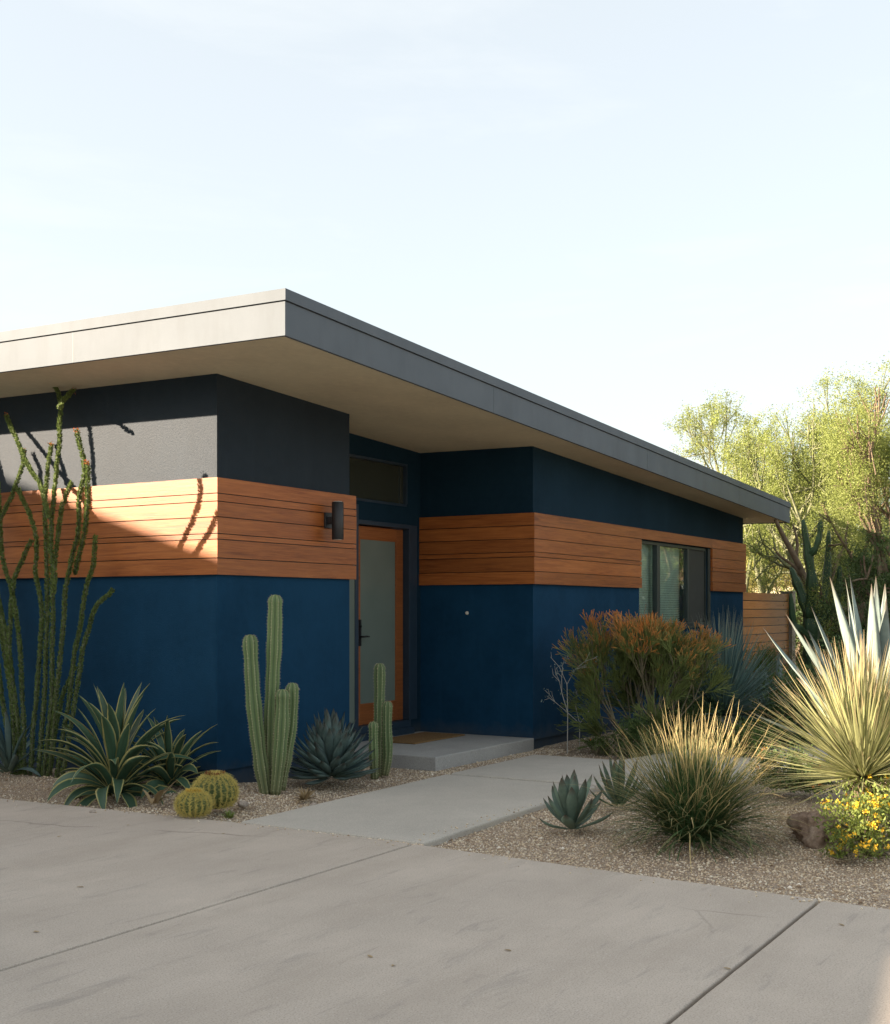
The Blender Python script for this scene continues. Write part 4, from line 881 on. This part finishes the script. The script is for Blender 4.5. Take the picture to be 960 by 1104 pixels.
# ------------------------------------------------------------------ trees
def tree(name,base,H,R,label,cat,seed,leafm,barkm,nleaf=52000,ls=.055,trunks=3,levels=5,group=None,spread=.55,trunk_r=.11,clear=.18,lw=.35,gap=1.0,offc=(0,0)):
    r=np.random.default_rng(seed); T=thing(name,tuple(base),label,cat,group); base=np.array(base,float)
    P0=[];P1=[];R0=[];R1=[]; tips=[]
    def grow(p,d,L,rad,lev):
        n=2; q_=p
        for s_ in range(n):
            d=d+r.normal(0,.10,3); d/=np.linalg.norm(d); q2=q_+d*L/n; P0.append(q_);P1.append(q2);R0.append(rad*(1-.15*s_));R1.append(rad*(.85-.12*s_)); q_=q2
        if lev<=2: tips.append((q_,d,lev))
        if lev==0: return
        for k in range(r.integers(2,4)+(1 if lev<3 else 0)):
            nd=d+r.normal(0,spread,3)*np.array([1.25,1.25,.8])+np.array([0,0,.08]); nd/=np.linalg.norm(nd)
            grow(q_,nd,L*r.uniform(.62,.88),rad*r.uniform(.55,.72),lev-1)
    for k in range(trunks):
        a=2*PI*k/trunks+r.uniform(0,1.5); e=r.uniform(.75,1.2) if trunks>1 else 1.5
        grow(base+np.array([math.cos(a)*.1,math.sin(a)*.1,-.1]),np.array([math.cos(a)*math.cos(e),math.sin(a)*math.cos(e),math.sin(e)]),H*.27,trunk_r,levels)
    P0=np.array(P0);P1=np.array(P1); tp=np.array([t[0] for t in tips])
    # scale growth to the wanted height and radius
    rel=tp-base; sz=H/np.percentile(rel[:,2],98); sr=R/np.percentile(np.hypot(rel[:,0],rel[:,1]),92)
    S=np.array([sr,sr,sz]); P0=base+(P0-base)*S; P1=base+(P1-base)*S; tp=base+(tp-base)*S
    z=np.array([0,0,.5]); R0=np.array(R0);R1=np.array(R1); tr=R0>trunk_r*.5
    mb=MB(); sticks(mb,P0[tr],P1[tr],R0[tr],R1[tr],z,z,8); mb.build('trunk',barkm,T)
    mb=MB(); sticks(mb,P0[~tr],P1[~tr],np.maximum(R0[~tr],.006),np.maximum(R1[~tr],.004),z,z,4); mb.build('limbs',barkm,T)
    keep=tp[(tp[:,2]-base[2])>H*clear]
    nt=len(keep); wgt=r.random(nt)**gap; wgt/=wgt.sum(); k=r.choice(nt,nleaf,p=wgt)
    # fine drooping twiglets carry the leaves
    tdir=r.normal(size=(nt*4,3))+np.array([0,0,-.15]); tdir/=np.linalg.norm(tdir,axis=1,keepdims=True); tw=r.integers(0,4,nleaf); u=r.random(nleaf)[:,None]
    rad=R*.16
    P=keep[k]+tdir[k*4+tw]*u*rad*1.3+r.normal(0,rad*.16,(nleaf,3))
    A=np.zeros((nleaf,3)); A[:,2]=np.clip(.5+(r.random(nt)[k]-.5)*.7+r.normal(0,.15,nleaf),0,1)
    mb=MB(); cards(mb,P,ls*r.uniform(.6,1.4,nleaf),ls*lw,None,A); mb.build('crown',leafm,T)
    return T
def tb(px,D,z=-.1): return (*ray_xy(px,D),z)
tree('palo_verde_tree',tb(822,31),6.6,2.05,'feathery yellow-green tree standing directly above the far roof corner','tree',201,M['pv'],M['bark_g'],110000,.055,3,5,spread=.6,gap=1.6)
tree('palo_verde_tree',tb(905,24),5.9,2.0,'tall airy tree right of the roof end with light gaps in its crown','tree',202,M['pv'],M['bark_g'],100000,.045,3,5,spread=.6,gap=1.8)
tree('mesquite_tree',tb(985,19),4.7,2.0,'denser yellow-green tree at the right edge of the picture','tree',203,M['pv'],M['bark'],120000,.036,3,5,spread=.55,gap=1.3)
tree('background_tree',tb(835,40),4.6,3.2,'broad sunlit tree low behind the wooden fence','tree',204,M['pv2'],M['bark'],90000,.065,3,5,spread=.6,clear=.08,gap=1.2,group='trees far behind the fence')
tree('background_tree',tb(900,36),4.4,3.0,'rounded sunlit tree behind the dark branching cactus','tree',205,M['pv'],M['bark'],50000,.085,3,5,spread=.6,clear=.08,gap=1.2,group='trees far behind the fence')
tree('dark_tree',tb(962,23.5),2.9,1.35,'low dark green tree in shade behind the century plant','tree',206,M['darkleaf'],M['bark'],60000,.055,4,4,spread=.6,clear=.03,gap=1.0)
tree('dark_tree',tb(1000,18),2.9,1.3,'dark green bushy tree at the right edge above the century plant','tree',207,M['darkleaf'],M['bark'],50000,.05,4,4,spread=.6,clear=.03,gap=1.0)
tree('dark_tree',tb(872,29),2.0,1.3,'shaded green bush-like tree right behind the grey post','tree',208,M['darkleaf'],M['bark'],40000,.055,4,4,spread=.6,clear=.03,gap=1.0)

# branching cactus behind
T=thing('branching_cactus',tb(874,20.5),'dark green candelabra cactus with upright arms under the sunlit trees','cactus')
b=np.array(tb(874,20.5))
def arm(pts,r0,r1):
    C=catmull([np.array(atD(px,py,20.5+dd)) for px,py,dd in pts],5); n=len(C); mb=MB(); rad=[.68*(r0+(r1-r0)*i/(n-1))*(1+.16*math.sin(i*1.3+r0*50)) for i in range(n)]; rad[-1]=r1*.3; rad[-2]=r1*.6
    mb.tube(C,rad,24,None,True,5,.14,True); mb.build('arm',M['tallcactus'],T)
arm([(878,765,0),(877,720,0),(876,690,0),(874,660,0)],.22,.17)
arm([(875,675,0),(868,650,.1),(860,630,.15),(853,612,.2)],.14,.07)
arm([(874,665,0),(876,630,-.1),(872,600,-.1),(866,560,-.1)],.15,.07)
arm([(876,672,0),(886,650,.1),(892,620,.1),(894,572,.1)],.14,.065)
arm([(877,680,0),(896,660,-.1),(904,640,-.1),(906,610,-.1)],.12,.06)
arm([(877,700,0),(900,690,-.3),(915,670,-.3),(918,640,-.3)],.10,.05)
arm([(872,600,-.1),(880,590,-.2),(884,575,-.2),(885,560,-.2)],.08,.05)
arm([(878,690,0),(865,680,-.2),(856,670,-.2),(853,640,-.2)],.11,.055)
# leaning bare trunk
T=thing('leaning_trunk',tb(890,21.3),'bare pinkish leaning tree trunk crossing behind the branching cactus','tree'); 
mb=MB(); C=catmull([np.array(atD(px,py,21.4)) for px,py in ((897,745),(890,700),(880,655),(862,610),(846,580),(836,560))],5); mb.tube(C,[.10-.07*i/(len(C)-1) for i in range(len(C))],10); tk=mb.build('trunk',M['bark'],T)
for pts in (((872,632),(858,612),(842,600),(834,590)),((858,603),(860,585),(855,565)),((880,655),(895,630),(905,600),(915,585))):
    mb=MB(); C=catmull([np.array(atD(px,py,21.4)) for px,py in pts],4); mb.tube(C,[.04-.028*i/(len(C)-1) for i in range(len(C))],8); mb.build('branch',M['bark'],T)

# far house glimpsed between trees
H=thing('distant_house',tb(835,47),'small pale house glimpsed far away between the trees','house'); hx_,hy_,_=tb(838,47)
mb=MB(); mb.box((hx_-2.2,hy_-1.5,0),(hx_+2.2,hy_+1.5,2.6)); mb.build('wall',M['cream'],H)
mb=MB(); mb.add([(hx_-2.5,hy_-1.8,2.6),(hx_+2.5,hy_-1.8,2.6),(hx_+2.5,hy_+1.8,2.6),(hx_-2.5,hy_+1.8,2.6),(hx_-2.5,hy_,3.5),(hx_+2.5,hy_,3.5)],[[(0,1,5,4),(2,3,4,5)],[(0,4,3),(1,2,5)]]); mb.build('roof',M['fascia'],H)
mb=MB(); mb.box((hx_-2.24,hy_-.5,1.0),(hx_-2.2,hy_+.5,2.0)); mb.build('window',M['transom'],H)

# trees across the drive, out of frame: what the window reflects
tree('street_tree',(31,1.2,-.1),5.4,2.2,'leafy yellow-green tree across the garden, seen mirrored in the window','tree',210,M['pv'],M['bark'],26000,.09,3,5,spread=.6)
tree('street_tree',(37,-3.5,-.1),5.0,3.0,'second leafy tree farther across the garden','tree',211,M['pv2'],M['bark'],26000,.10,3,5,spread=.6)
tree('added_dapple_tree',(-.3,6.6,-.1),4.6,1.5,'small slender tree added out of view to dapple the sun on the driveway','tree',212,M['pv'],M['bark'],9000,.075,2,4,spread=.6,clear=.45)  # unseen tree added upstream of the sun to break up light on the drive
# fallen leaves on the paving
for i,(px,py) in enumerate([(401,1032),(425,1040),(551,1025),(62,902),(138,889),(240,899),(788,1045),(36,1004),(90,956),(910,998)]):
    p=G(px,py,.004); mb=MB(); n_=5; blades(mb,p,[random.uniform(0,6.28)],[.15],[random.uniform(.025,.045)],[.016],[-.3],4,.3,0)
    tag(mb.build('fallen_leaf',M['agave_dry']),'tiny brown dry leaf lying on the driveway','leaf','dry leaves scattered on the driveway')
